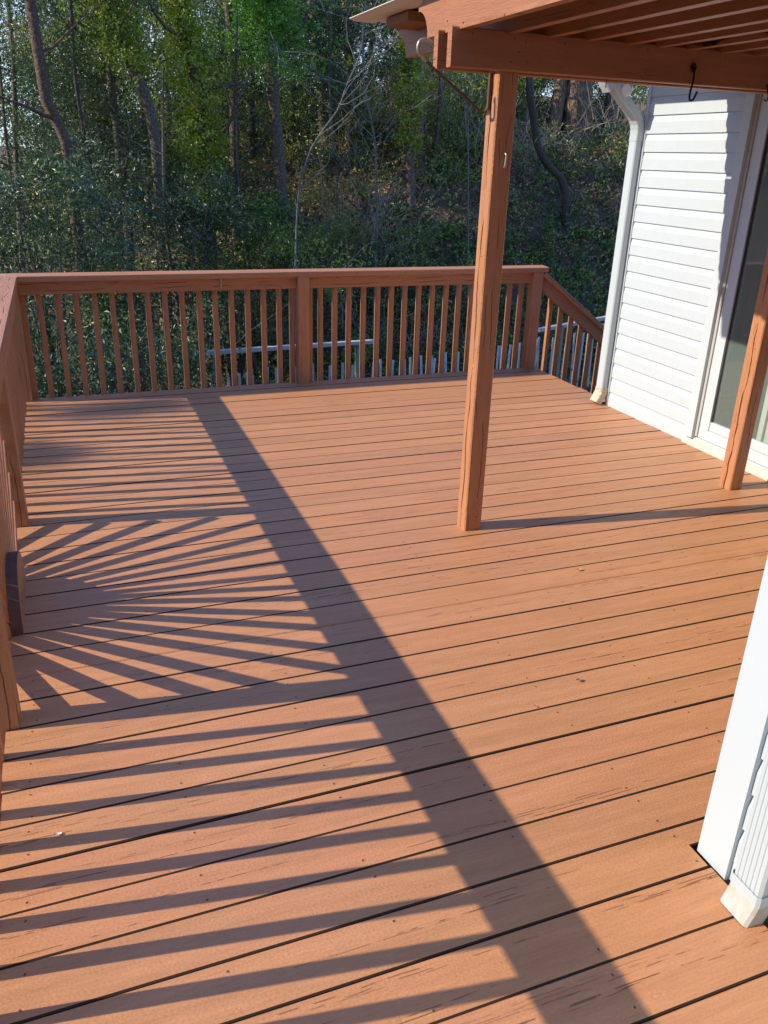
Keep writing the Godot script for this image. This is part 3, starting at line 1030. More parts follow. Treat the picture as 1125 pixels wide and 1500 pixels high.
# a rectangular rainwater pipe, w across x and d across z, with ribs on its broad faces
func pipe(parent: Node3D, called: String, pts: Array, w: float, d: float, ribs: bool) -> MeshInstance3D:
	var prof := []
	var nr := 5
	var c := 0.007
	for side in 4:
		var a: Vector2 = [Vector2(-1, -1), Vector2(1, -1), Vector2(1, 1), Vector2(-1, 1)][side]
		var b: Vector2 = [Vector2(1, -1), Vector2(1, 1), Vector2(-1, 1), Vector2(-1, -1)][side]
		var p := Vector2(a.x * w / 2, a.y * d / 2)
		var q := Vector2(b.x * w / 2, b.y * d / 2)
		var e := (q - p).normalized()
		var o := Vector2(e.y, -e.x)
		prof.append(p + e * c)
		if side % 2 == 1 and ribs:
			for i in nr:
				var t0 := (i + 0.3) / nr
				var s0 := p.lerp(q, 0.12 + 0.76 * t0)
				prof.append(s0)
				prof.append(s0 + e * 0.0018 - o * 0.0022)
				prof.append(s0 + e * 0.0042 - o * 0.0022)
				prof.append(s0 + e * 0.006)
		prof.append(q - e * c)
	var path := pts if pts.size() == 2 else smooth_path(pts, 12)
	var st := begin()
	var rings := []
	for i in path.size():
		var t: Vector3 = (path[mini(i + 1, path.size() - 1)] - path[maxi(i - 1, 0)]).normalized()
		var zz := Vector3.BACK
		var xx := t.cross(zz).normalized() * -1.0
		if xx.x < 0:
			xx = -xx
		var ring := []
		for q in prof:
			ring.append(path[i] + xx * q.x + zz * q.y)
		rings.append(ring)
	for i in path.size() - 1:
		for k in prof.size():
			var k1 := (k + 1) % prof.size()
			var cc: Vector3 = (path[i] + path[i + 1]) / 2.0
			var e2: Vector2 = prof[k1] - prof[k]
			var oo := Vector3(e2.y, 0, -e2.x)
			var xx2: Vector3 = (rings[i][1] - path[i])
			quad(st, rings[i][k], rings[i + 1][k], rings[i + 1][k1], rings[i][k1], oo if absf(oo.z) > absf(oo.x) else (rings[i][k] - cc).normalized())
	return obj(called, done(st), M.downspout, parent)

func build_door(house: Node3D) -> void:
	var d := Node3D.new()
	d.name = "sliding_door"
	house.add_child(d)
	d.set_meta("label", "white framed sliding glass door")
	var z0 := -0.735
	var z1 := 1.25
	# outer frame: casing, jambs, head, threshold
	obj("casing", box_mesh(Vector3(3.680, 0.045, z0), Vector3(3.7125, 2.17, -0.690), 0.003), M.white, d)
	obj("casing", box_mesh(Vector3(3.680, 0.045, 1.205), Vector3(3.7125, 2.17, z1), 0.003), M.white, d)
	obj("casing", box_mesh(Vector3(3.6805, 2.075, -0.689), Vector3(3.7125, 2.17, 1.204), 0.003), M.white, d)
	obj("groove", box_mesh(Vector3(3.703, 0.06, -0.689), Vector3(3.726, 2.07, -0.668), 0.001), M.grey_trim, d)
	for i in 4:
		obj("threshold", box_mesh(Vector3(3.667 + i * 0.011, 0.0 + i * 0.0005, z0 - 0.02 + i * 0.004), Vector3(3.6775 + i * 0.011, 0.014 + i * 0.011, z1), 0.002), M.threshold, d)
	obj("sill_plate", box_mesh(Vector3(3.7115, 0.0, -0.688), Vector3(3.80, 0.052, 1.204), 0.003), M.white, d)
	# two sashes
	for k in 2:
		var a := -0.666 if k == 0 else 0.245
		var b := 0.285 if k == 0 else 1.203
		var x := 3.712 if k == 0 else 3.752
		var f := 0.078
		obj("stile", box_mesh(Vector3(x, 0.054, a), Vector3(x + 0.035, 2.07, a + f), 0.004), M.white, d)
		obj("stile", box_mesh(Vector3(x, 0.054, b - f), Vector3(x + 0.035, 2.07, b), 0.004), M.white, d)
		obj("bottom_rail", box_mesh(Vector3(x + 0.001, 0.0545, a + f), Vector3(x + 0.034, 0.120, b - f), 0.003), M.white, d)
		obj("bottom_rail", box_mesh(Vector3(x + 0.006, 0.1205, a + f), Vector3(x + 0.034, 0.178, b - f), 0.004), M.white, d)
		obj("top_rail", box_mesh(Vector3(x + 0.001, 1.98, a + f), Vector3(x + 0.034, 2.068, b - f), 0.003), M.white, d)
		obj("gasket", box_mesh(Vector3(x + 0.010, 0.1785, a + f), Vector3(x + 0.030, 1.98, a + f + 0.008), 0.001), M.gasket, d)
		obj("glass_pane", box_mesh(Vector3(x + 0.018, 0.179, a + f + 0.009), Vector3(x + 0.022, 1.979, b - f), 0.0005), M.glass, d)
	# what stands inside the glass
	var cu := thing("curtain", "pale grey green curtain hanging inside the glass door", "curtain")
	var st := begin()
	for i in 7:
		var z := -0.33 + i * 0.034
		box(st, Vector3(3.85 + (i % 2) * 0.02, 0.06, z), Vector3(3.862 + (i % 2) * 0.02, 2.05, z + 0.037))
	obj("fold", done(st), M.curtain, cu)
	var bl := thing("vertical_blind", "dark vertical blind slats behind the glass door", "blind")
	for i in 9:
		obj("slat", box_mesh(Vector3(3.90, 0.10, -0.10 + i * 0.085), Vector3(3.905, 2.05, -0.02 + i * 0.085), 0.001), M.blind, bl)
	var po := thing("wooden_pole", "wooden pole standing upright inside the glass door", "pole")
	st = begin()
	tube(st, [Vector3(3.88, 0.05, -0.475), Vector3(3.90, 0.95, -0.50)], [0.016, 0.016], 10)
	obj("shaft", done(st), M.pole, po)

func build_fence() -> void:
	var t := thing("snow_fence", "low fence of grey wooden slats on wire below the bank", "fence")
	var x := 1.75
	var tops := []
	var line := Curve.new()
	line.max_value = 5.0
	for q in [[0.0, 1.10], [0.09, 1.23], [0.2, 1.26], [0.42, 1.31], [0.58, 1.38], [0.78, 1.58], [0.87, 1.78], [1.0, 2.05]]:
		line.add_point(Vector2(q[0], q[1]), 0, 0, Curve.TANGENT_LINEAR, Curve.TANGENT_LINEAR)
	while x < 9.7:
		var z := -8.5 + 0.06 * sin(x * 1.7)
		var y := ground(x, z) - 0.06
		var top := -2.55 + line.sample((x - 1.75) / 8.0) + rng.randf_range(-0.035, 0.035)
		var o := obj("slat", beam_mesh(Vector3(0, 0, 0), Vector3(0, maxf(top - y, 0.7), 0), 0.040, 0.012, Vector3.BACK, 0.002, rng.randi() % 10), M.slat, t, Vector3(x, y, z))
		o.rotation = Vector3(rng.randf_range(-0.04, 0.04), rng.randf_range(-0.3, 0.3), rng.randf_range(-0.06, 0.06))
		tops.append(Vector3(x, top - 1.1, z))
		x += rng.randf_range(0.085, 0.122)
	for h in [0.3, 0.62, 0.93]:
		var st := begin()
		var pts := []
		var rr := []
		for p in tops:
			pts.append(p + Vector3(0, h + rng.randf_range(-0.015, 0.015), 0.012))
			rr.append(0.0035)
		tube(st, pts, rr, 4)
		obj("wire", done(st), M.wire, t)
	var r := thing("wooden_rail", "weathered wooden rail on two posts in front of the slat fence", "rail")
	obj("rail", beam_mesh(Vector3(1.59, -0.935, -8.2), Vector3(4.33, -0.885, -8.2), 0.09, 0.055, Vector3.UP, 0.003, 1), M.grey_wood, r)
	for px in [1.915, 4.05]:
		obj("post", beam_mesh(Vector3(px, ground(px, -8.2) - 0.2, -8.2), Vector3(px, -0.955, -8.2), 0.10, 0.10, Vector3.BACK, 0.004, 2), M.post_wood, r)
	var q := thing("wooden_rail", "weathered wooden rail seen past the sloping stair handrail", "rail")
	obj("rail", beam_mesh(Vector3(7.1, -0.83, -8.2), Vector3(9.9, -0.50, -8.2), 0.09, 0.055, Vector3.UP, 0.003, 3), M.grey_wood, q)
	for px in [7.5, 9.5]:
		obj("post", beam_mesh(Vector3(px, ground(px, -8.2) - 0.2, -8.2), Vector3(px, -0.82 + (px - 7.1) * 0.118, -8.2), 0.10, 0.10, Vector3.BACK, 0.004, 2), M.post_wood, q)

func V(x: float, y: float, z: float) -> Vector3:
	return Vector3(x, y, z)

func build_forest() -> void:
	# trees that can be told apart
	tree("leaning_tree", "slender red brown tree trunk leaning at the left edge of the wood", "tree", [V(0.34, -2.5, -9), V(0.29, 0.94, -9), V(0.27, 1.73, -9), V(0.10, 2.15, -9), V(0.08, 2.6, -9.0), V(0.0, 4.2, -9.1), V(-0.3, 7.5, -9.3)], 0.085, 0.05, M.bark_red,
		{"seed": 101, "limbs": 9, "reach": 1.8, "low": 0.45, "blobs": [[V(-0.5, 4.3, -9.8), V(1.6, 1.1, 1.4), 672], [V(-0.3, 7.0, -9.4), V(1.9, 1.3, 1.7), 44]], "leaf": 2, "pal": 4, "pal2": 1})
	tree("ivy_covered_tree", "tree wrapped in yellow green ivy, right of the leaning trunk", "tree", [V(1.45, -2.5, -10), V(1.52, 0.9, -10), V(1.49, 2.04, -10), V(1.33, 2.59, -10), V(1.16, 3.0, -10), V(0.9, 4.4, -10.1), V(0.8, 7.5, -10.3)], 0.10, 0.05, M.bark,
		{"seed": 111, "limbs": 7, "reach": 1.4, "ivy": 950, "ivy_from": 22, "ivy_to": 36, "ivy_radius": 0.36, "ivy_pal": 2, "blobs": [[V(0.9, 6.2, -10.4), V(1.7, 1.5, 1.5), 44]], "leaf": 0, "pal": 1})
	tree("ivy_covered_tree", "upright trunk sheathed in bright ivy with dark side branches", "tree", [V(2.3, -2.5, -10.5), V(2.31, 0.88, -10.5), V(2.29, 1.85, -10.5), V(2.25, 2.5, -10.5), V(2.14, 3.11, -10.5), V(1.95, 4.2, -10.6), V(1.8, 7.8, -10.8)], 0.12, 0.06, M.bark,
		{"seed": 121, "limbs": 8, "reach": 1.5, "ivy": 1600, "ivy_from": 12, "ivy_to": 34, "ivy_radius": 0.34, "ivy_pal": 2, "blobs": [[V(1.9, 6.0, -10.9), V(1.9, 1.6, 1.6), 48]], "leaf": 0, "pal": 0, "pal2": 1})
	tree("vine_draped_tree", "tree hung with a heavy mass of bright green vine leaves", "tree", [V(3.65, -1.8, -11), V(3.6, 1.39, -11), V(3.53, 2.3, -11), V(3.5, 3.06, -11), V(3.4, 4.4, -11.1), V(3.2, 7.8, -11.3)], 0.12, 0.06, M.bark,
		{"seed": 131, "limbs": 8, "reach": 1.5, "ivy": 1500, "ivy_from": 20, "ivy_to": 32, "ivy_radius": 0.72, "ivy_pal": 6, "blobs": [[V(3.3, 6.0, -11.4), V(2.0, 1.6, 1.6), 50]], "leaf": 0, "pal": 1, "pal2": 0})
	tree("dead_tree", "bare grey dead tree with pale crooked twigs in mid wood", "tree", [V(3.2, -2.4, -8.9), V(3.25, 0.73, -8.7), V(3.35, 1.57, -8.5), V(3.55, 1.92, -8.5), V(3.79, 2.22, -8.5), V(3.91, 2.52, -8.5), V(4.1, 2.93, -8.5), V(4.2, 3.6, -8.6)], 0.026, 0.008, M.bark_pale,
		{"seed": 141, "limbs": 20, "reach": 1.1, "low": 0.5, "sides": 8, "rough": 0.1})
	tree("dead_tree", "second bare pale tree drooping its twigs under the roof corner", "tree", [V(5.0, -1.5, -10.2), V(4.95, 0.8, -10), V(4.8, 1.9, -9.8), V(4.55, 2.6, -9.6), V(4.5, 3.6, -9.6)], 0.032, 0.010, M.bark_pale,
		{"seed": 146, "limbs": 20, "reach": 1.1, "low": 0.4, "sides": 8, "rough": 0.1})
	tree("slim_tree", "slim straight trunk with patchy ivy below the pergola beam end", "tree", [V(6.28, -0.6, -11.5), V(6.19, 0.74, -11.5), V(6.09, 2.0, -11.5), V(6.08, 2.75, -11.5), V(6.0, 3.47, -11.5), V(5.9, 7.5, -11.6)], 0.085, 0.05, M.bark,
		{"seed": 151, "limbs": 8, "reach": 1.4, "ivy": 600, "ivy_from": 8, "ivy_to": 26, "ivy_radius": 0.2, "ivy_pal": 2, "blobs": [[V(5.6, 5.6, -11.8), V(2.0, 1.5, 1.6), 45]], "leaf": 0, "pal": 0})
	tree("slim_tree", "dark slim trunk close behind the patchy ivy trunk", "tree", [V(6.67, -0.4, -12), V(6.49, 1.32, -12), V(6.46, 2.58, -12), V(6.39, 3.33, -12), V(6.3, 7.6, -12.2)], 0.10, 0.06, M.bark,
		{"seed": 161, "limbs": 8, "reach": 1.5, "blobs": [[V(6.5, 5.8, -12.4), V(2.0, 1.6, 1.6), 45]], "leaf": 0, "pal": 1, "pal2": 3})
	tree("sapling", "thin pale sapling just left of the near pergola post", "tree", [V(6.73, -0.9, -10), V(6.52, 1.84, -10), V(6.43, 2.39, -10), V(6.13, 2.82, -10), V(5.9, 4.0, -10)], 0.016, 0.008, M.bark_pale,
		{"seed": 171, "limbs": 9, "reach": 0.9, "low": 0.3, "sides": 7, "rough": 0.05})
	tree("broad_tree", "massive old tree with deeply furrowed bark on top of the bank", "tree", [V(10.43, 1.3, -13), V(10.45, 2.16, -13), V(10.38, 3.2, -13), V(10.3, 4.6, -13), V(10.2, 8.0, -13.2)], 0.30, 0.20, M.bark_big,
		{"seed": 181, "limbs": 7, "reach": 2.2, "low": 0.5, "sides": 40, "rough": 0.5, "steps": 60, "flare": 0.8, "blobs": [[V(10.2, 6.6, -13.2), V(2.4, 1.7, 2.0), 65], [V(9.5, 3.9, -13.4), V(1.2, 0.6, 0.6), 352]], "leaf": 0, "pal": 1, "pal2": 2})
	tree("broad_tree", "leaner furrowed trunk standing at the left foot of the massive tree", "tree", [V(9.9, 1.3, -13), V(9.93, 2.15, -13), V(9.98, 2.9, -13), V(10.0, 4.4, -13), V(9.8, 7.5, -13)], 0.14, 0.09, M.bark_big,
		{"seed": 186, "limbs": 6, "reach": 1.6, "low": 0.5, "sides": 26, "rough": 0.45, "steps": 50, "blobs": [[V(9.4, 5.6, -13.2), V(1.8, 1.4, 1.6), 39]], "leaf": 0, "pal": 1})
	tree("broad_tree", "greenish grey trunk on the bank beside the house downspout", "tree", [V(11.4, 1.4, -13), V(11.35, 2.19, -13), V(11.25, 3.22, -13), V(11.1, 7.6, -13)], 0.15, 0.09, M.bark,
		{"seed": 191, "limbs": 6, "reach": 1.6, "low": 0.4, "sides": 18, "rough": 0.3, "ivy": 160, "ivy_radius": 0.22, "ivy_to": 20, "ivy_pal": 0, "blobs": [[V(11.2, 5.0, -13), V(1.9, 1.5, 1.6), 44]], "leaf": 0, "pal": 0})
	tree("crooked_tree", "crooked dark trunk curving out of the bank past the pergola post", "tree", [V(8.85, 0.9, -10.4), V(8.74, 1.27, -10.5), V(8.4, 1.57, -10.5), V(8.12, 1.9, -10.5), V(7.98, 2.38, -10.5), V(7.84, 2.89, -10.5), V(7.8, 4.2, -10.5), V(7.9, 6.5, -10.6)], 0.075, 0.04, M.bark_dark,
		{"seed": 201, "limbs": 6, "reach": 1.2, "low": 0.55, "blobs": [[V(8.0, 4.9, -10.8), V(1.5, 1.0, 1.2), 31]], "leaf": 0, "pal": 1, "pal2": 2})
	tree("slim_tree", "dark upright trunk between the ivy column and the vine draped tree", "tree", [V(3.0, -1.5, -12), V(3.05, 1.02, -12), V(3.06, 1.89, -12), V(3.07, 2.92, -12), V(3.0, 7.5, -12.2)], 0.09, 0.05, M.bark,
		{"seed": 211, "limbs": 8, "reach": 1.5, "low": 0.3, "blobs": [[V(3.0, 5.4, -12.5), V(2.0, 1.6, 1.7), 45]], "leaf": 2, "pal": 3})
	tree("slim_tree", "thin dark stem low at the left behind the railing balusters", "tree", [V(0.67, -2.5, -9.5), V(0.65, -0.0, -9.5), V(0.62, 0.9, -9.5), V(0.5, 2.4, -9.6), V(0.6, 4.0, -9.8)], 0.032, 0.02, M.bark_dark,
		{"seed": 221, "limbs": 8, "reach": 1.1, "low": 0.35, "blobs": [[V(0.5, 2.0, -9.9), V(0.9, 0.8, 0.8), 416], [V(0.5, 3.4, -10.0), V(1.1, 0.8, 0.9), 416]], "leaf": 2, "pal": 3, "pal2": 0})
	tree("slim_tree", "blackish trunk rising from the dense foliage left of the ivy column", "tree", [V(1.0, -2.4, -10.6), V(1.06, -0.07, -10.6), V(1.08, 0.89, -10.6), V(1.05, 1.54, -10.6), V(1.0, 4.5, -10.8)], 0.085, 0.045, M.bark,
		{"seed": 231, "limbs": 9, "reach": 1.3, "low": 0.3, "blobs": [[V(1.0, 1.3, -10.9), V(1.2, 0.9, 0.9), 672], [V(0.9, 3.2, -11.1), V(1.3, 1.0, 1.1), 640]], "leaf": 0, "pal": 0, "pal2": 3})
	tree("slim_tree", "pale thin trunk at the extreme left of the wood", "tree", [V(-0.63, -2.0, -12), V(-0.44, 1.27, -12), V(-0.29, 2.72, -12), V(-0.24, 3.71, -12), V(-0.2, 7.5, -12.2)], 0.045, 0.025, M.bark,
		{"seed": 241, "limbs": 8, "reach": 1.4, "low": 0.3, "blobs": [[V(-0.4, 3.2, -12.4), V(1.4, 1.2, 1.2), 672], [V(-0.4, 6.2, -12.4), V(1.8, 1.4, 1.5), 39]], "leaf": 2, "pal": 4, "pal2": 1})
	tree("slim_tree", "straight grey trunk half hidden behind the bare dead tree", "tree", [V(4.89, -1.2, -12.5), V(4.86, 1.27, -12.5), V(4.75, 2.84, -12.5), V(4.57, 4.18, -12.5), V(4.4, 7.8, -12.7)], 0.09, 0.05, M.bark,
		{"seed": 251, "limbs": 9, "reach": 1.6, "low": 0.3, "blobs": [[V(4.7, 3.6, -12.9), V(1.3, 0.9, 1.0), 672], [V(4.5, 6.2, -12.9), V(1.9, 1.5, 1.6), 45]], "leaf": 0, "pal": 0, "pal2": 3})
	tree("slim_tree", "dark leafy tree behind the dead twigs beside the roof sheet", "tree", [V(5.5, -0.8, -13), V(5.5, 1.3, -13), V(5.45, 3.0, -13), V(5.3, 7.6, -13.2)], 0.11, 0.06, M.bark,
		{"seed": 261, "limbs": 9, "reach": 1.6, "low": 0.3, "blobs": [[V(5.1, 3.4, -11.9), V(0.9, 0.9, 0.7), 768], [V(5.7, 2.2, -13.3), V(0.9, 0.9, 0.9), 528], [V(5.3, 6.0, -13.3), V(1.9, 1.6, 1.6), 45]], "leaf": 0, "pal": 0, "pal2": 1})
	tree("slim_tree", "leafy tree behind the near pergola post", "tree", [V(7.6, 0.4, -13.4), V(7.6, 1.8, -13.4), V(7.55, 3.0, -13.4), V(7.4, 7.4, -13.6)], 0.09, 0.05, M.bark,
		{"seed": 271, "limbs": 9, "reach": 1.6, "low": 0.3, "blobs": [[V(7.5, 3.0, -13.7), V(1.2, 1.0, 1.0), 672], [V(7.6, 5.6, -13.7), V(1.9, 1.5, 1.6), 45]], "leaf": 0, "pal": 1, "pal2": 2})
	# the rows behind, each with a crown of its own
	var back := [
		[-3.2, -10.5, 0, 0, 1], [-4.6, -12.2, 0, 1, 4], [-2.0, -13.8, 2, 3, 0], [0.3, -14.6, 0, 0, 3], [1.7, -13.4, 2, 1, 0], [2.4, -15.6, 0, 3, 0], [3.9, -14.4, 0, 0, 1], [5.2, -16.2, 2, 1, 4], [6.6, -15.0, 0, 0, 3],
		[8.4, -16.0, 0, 1, 0], [9.8, -17.0, 2, 4, 1], [11.8, -15.6, 0, 0, 1], [13.4, -14.2, 0, 1, 2], [14.6, -17.4, 0, 0, 1], [0.8, -18.5, 0, 0, 1], [4.2, -19.0, 0, 1, 0], [7.2, -19.5, 0, 0, 3], [10.6, -20.0, 0, 1, 0], [-2.6, -17.5, 0, 0, 1], [-6.5, -9.5, 0, 1, 0], [13.6, -21.0, 0, 0, 1]]
	var where := ["beyond the far left corner of the railing", "farther left in the wood beyond the railing", "deep behind the pale thin trunk", "behind the leaning red brown trunk", "behind the ivy wrapped trunk", "deep behind the ivy column", "behind the vine draped tree", "deep behind the bare dead tree", "behind the two slim trunks",
		"deep behind the near pergola post", "behind the crooked dark trunk", "behind the massive furrowed tree", "on the bank hidden by the house corner", "on the far bank behind the house", "in the last row at the left", "in the last row behind the vine draped tree", "in the last row behind the slim trunks", "in the last row behind the massive tree", "in the last row beyond the left corner", "at the outer left edge of the wood", "in the last row behind the house corner"]
	var look := ["dark evergreen tree", "mid green tree", "yellow green tree", "bluish green tree", "olive tree"]
	for i in back.size():
		var b: Array = back[i]
		var x: float = b[0]
		var z: float = b[1]
		var g := ground(x, z)
		var s := rng.randf_range(0.9, 1.15)
		var lean := rng.randf_range(-0.5, 0.5)
		var high := 700 if z < -15.5 else 260
		if x < -1.8 and z > -16.0:
			tree("bare_tree", "leafless tree " + where[i], "tree", [V(x, g, z), V(x + lean * 0.2, g + 2.0, z), V(x + lean * 0.6, g + 4.5, z), V(x + lean, g + 8.0 * s, z)], 0.10 * s, 0.02, M.bark, {"seed": 300 + i * 7, "limbs": 16, "reach": 2.2, "low": 0.25})
			continue
		tree("woodland_tree", look[b[3]] + " " + where[i], "tree", [V(x, g, z), V(x + lean * 0.2, g + 2.0, z), V(x + lean * 0.6, g + 4.5, z), V(x + lean, g + 6.5 * s, z)], 0.055 * s, 0.025, M.bark,
			{"seed": 300 + i * 7, "limbs": 9, "reach": 2.0, "low": 0.2, "blobs": [[V(x - 0.1, g + 1.0, z), V(1.6, 0.9, 1.1), 700], [V(x + 0.1, g + 2.6, z), V(1.7, 1.2, 1.2), 1100], [V(x + lean * 0.4, g + 4.3, z), V(1.9, 0.9, 1.4), high]], "leaf": b[2], "pal": b[3], "pal2": b[4], "thin": 0.85 if z < -15.8 else (0.75 if x < 3.0 else 0.5), "group": "trees of the wood behind"})
	var us := [
		["understory tree with yellow green leaves between the leaning trunk and the ivy column", V(0.95, 0, -11.4), [[V(0.8, 2.3, -11.4), V(0.9, 0.8, 0.6), 420], [V(0.5, 3.3, -11.4), V(0.8, 0.5, 0.6), 200]], 0, 1, 4],
		["understory tree of fine olive leaves at the top left of the wood", V(-0.4, 0, -11.0), [[V(-0.3, 2.6, -11.0), V(0.9, 0.9, 0.6), 420], [V(0.2, 1.3, -10.6), V(0.9, 0.6, 0.6), 330]], 2, 4, 3],
		["bluish green understory tree under the ivy wrapped trunk", V(1.6, 0, -9.3), [[V(1.7, 1.2, -9.3), V(0.9, 0.6, 0.5), 330], [V(2.0, 0.5, -9.4), V(0.8, 0.5, 0.5), 260]], 0, 3, 0],
		["dark understory tree between the ivy column and the vine draped tree", V(2.9, 0, -10.6), [[V(2.9, 2.7, -11.0), V(0.6, 0.8, 0.5), 300], [V(2.9, 1.0, -10.6), V(0.8, 0.7, 0.5), 300]], 0, 0, 1],
		["leafy understory tree behind the pale twigs of the dead tree", V(4.6, 0, -11.2), [[V(4.4, 1.5, -11.3), V(0.9, 0.7, 0.5), 330], [V(4.9, 2.9, -11.6), V(0.9, 0.8, 0.6), 420], [V(4.2, 0.4, -10.9), V(0.8, 0.6, 0.5), 260]], 0, 0, 4],
		["mid green understory tree between the slim trunks and the near post", V(6.9, 0, -12.2), [[V(6.9, 2.9, -12.6), V(0.7, 0.8, 0.6), 360], [V(6.9, 1.5, -12.2), V(0.8, 0.6, 0.5), 260]], 0, 1, 2],
		["leafy understory tree between the crooked trunk and the massive tree", V(9.0, 0, -12.6), [[V(8.7, 3.3, -13.4), V(0.7, 0.6, 0.6), 300]], 0, 1, 2]]
	for i in us.size():
		var a: Array = us[i]
		var b: Vector3 = a[1]
		var g := ground(b.x, b.z)
		tree("understory_tree", a[0], "tree", [V(b.x, g, b.z), V(b.x + 0.05, g + 1.3, b.z), V(b.x - 0.1, g + 3.0, b.z), V(b.x, g + 5.0, b.z)], 0.045, 0.015, M.bark,
			{"seed": 500 + i * 13, "limbs": 10, "reach": 1.0, "low": 0.25, "blobs": a[2], "leaf": a[3], "pal": a[4], "pal2": a[5]})
	# the far edge of the yard on the left
	var edge := ["behind the leafless trees", "left of the leafless trees", "opposite the sunburst panel", "opposite the near end of the deck", "at the far left end of the yard", "beyond the far left railing corner", "in the corner of the yard", "behind the slender yard tree", "at the back of the yard"]
	for i in edge.size():
		var x := -21.0 - rng.randf() * 7.0
		var z := -30.0 + i * 5.2 + rng.randf_range(-1.2, 1.2)
		var g := ground(x, z)
		tree("boundary_tree", "leafy tree on the far boundary " + edge[i], "tree", [V(x, g, z), V(x + 0.2, g + 3.0, z), V(x, g + 6.0, z)], 0.14, 0.04, M.bark,
			{"seed": 1000 + i * 7, "limbs": 8, "reach": 2.4, "blobs": [[V(x, g + 2.0, z), V(3.0, 1.6, 2.4), 700], [V(x, g + 4.4, z), V(2.6, 1.5, 2.2), 600]], "leaf": 0, "pal": [0, 1, 3][i % 3], "pal2": 1, "size": 2.6, "thin": 0.8, "group": "trees on the boundary of the yard"})
	# a tall tree to the left of the yard: its outer twigs soften the light on the far left boards
	tree("unseen_yard_tree", "tall slender tree standing alone in the yard left of the deck", "tree", [V(-12.2, -2.5, -5.4), V(-12.1, 1.0, -5.3), V(-11.9, 5.0, -4.9), V(-11.75, 8.4, -4.2)], 0.13, 0.02, M.bark,
		{"seed": 951, "limbs": 7, "reach": 0.9, "low": 0.75, "blobs": [[V(-11.75, 8.0, -4.22), V(0.62, 0.05, 0.10), 60], [V(-11.85, 8.0, -3.42), V(0.36, 0.05, 0.09), 40]], "leaf": 0, "pal": 1, "thin": 1.0})
	# unseen trees added behind the photographer to block sky light from the timbers
	var yard := [["added tall tree out of view behind the near end of the deck", -2.5, 11.0], ["added tall tree out of view left of the near end of the deck", -7.0, 9.5], ["added tall tree out of view beside the wing wall of the house", 0.6, 13.0]]
	for i in yard.size():
		var x: float = yard[i][1]
		var z: float = yard[i][2]
		tree("unseen_yard_tree", yard[i][0], "tree", [V(x, -2.5, z), V(x, 0, z), V(x + 0.2, 4, z), V(x, 9, z)], 0.2, 0.06, M.bark,
			{"seed": 900 + i * 3, "limbs": 12, "reach": 3.0, "blobs": [[V(x, 2.5, z), V(3.0, 2.0, 2.0), 900], [V(x, 6.0, z), V(3.4, 2.6, 2.4), 1300], [V(x, 9.0, z), V(2.6, 1.8, 2.0), 700]], "leaf": 0, "pal": 1, "pal2": 0, "size": 2.0, "thin": 0.9})
	# shrubs below the railing and along the fence
	var sh := [
		["glossy dark shrub filling the view below the far left railing corner", V(-0.3, -1.0, -6.6), V(1.0, 1.2, 0.8), 520, 0, 0, 3],
		["bluish green shrub behind the left balusters", V(0.75, -0.9, -7.0), V(0.9, 1.2, 0.8), 520, 0, 3, 0],
		["dark leafy shrub left of the weathered rail post", V(0.9, -0.7, -8.0), V(0.7, 1.0, 0.5), 420, 0, 0, 1],
		["tall evergreen shrub under the leaning trunk", V(-0.1, 0.35, -8.2), V(1.1, 1.3, 0.7), 760, 0, 3, 0],
		["dense shrub between the leaning trunk and the ivy column", V(1.4, 0.1, -9.2), V(1.2, 1.1, 0.8), 520, 0, 0, 3],
		["fine leaved shrub under the ivy column", V(2.5, -0.1, -9.6), V(0.9, 0.9, 0.7), 380, 2, 1, 0],
		["low shrub behind the weathered rail", V(2.9, -1.0, -9.2), V(1.0, 0.8, 0.6), 380, 0, 0, 3],
		["broad leaved shrub behind the railing's middle post", V(4.0, -0.7, -9.7), V(1.0, 0.9, 0.7), 380, 0, 0, 1],
		["bright leaved shrub under the vine draped tree", V(3.6, 0.4, -10.3), V(0.9, 0.8, 0.7), 300, 0, 1, 6],
		["dark shrub on the bank below the slim trunks", V(5.2, 0.0, -10.4), V(0.9, 0.6, 0.7), 300, 0, 0, 1],
		["fine olive shrub above the bank behind the pergola post", V(7.0, 1.4, -12.0), V(1.1, 0.6, 0.8), 260, 2, 4, 1],
		["mid green shrub on top of the bank behind the near pergola post", V(7.4, 2.0, -12.6), V(0.9, 0.7, 0.8), 300, 0, 1, 2],
		["dark shrub on the bank beside the white pipe", V(10.4, 1.0, -10.8), V(0.8, 0.6, 0.6), 260, 0, 0, 1],
		["bushy shrub at the left of the massive trunk", V(9.0, 3.2, -13.6), V(0.8, 0.45, 0.5), 260, 0, 1, 2],
		["dark shrub beyond the left corner of the deck", V(-1.9, -0.9, -7.0), V(1.2, 1.3, 0.9), 520, 0, 0, 1],
		["tall shrub beyond the left side of the railing", V(-2.6, -0.6, -4.6), V(1.0, 1.0, 1.0), 420, 0, 1, 0]]
	for i in sh.size():
		var a: Array = sh[i]
		shrub("shrub", a[0], a[1], a[2], a[3], a[4], a[5], 600 + i * 11, a[6])
	# dry brush and vines
	thicket("dry_brush", "tangle of dry pale vine stems under the vine draped tree", V(4.1, 0, -10.4), V(0.9, 2.6, 0.6), 150, 701, M.twig)
	thicket("dry_brush", "grey brown brush of thin stems behind the slim trunks", V(6.4, 0, -12.6), V(1.2, 3.2, 0.8), 190, 707, M.twig)
	thicket("dry_brush", "dry stems standing between the two dead trees", V(4.9, 0, -10.8), V(0.8, 2.6, 0.6), 120, 713, M.twig)
	thicket("dry_brush", "tangled dry stems at the foot of the crooked trunk", V(8.4, 0, -11.6), V(1.1, 1.3, 0.8), 110, 719, M.twig)
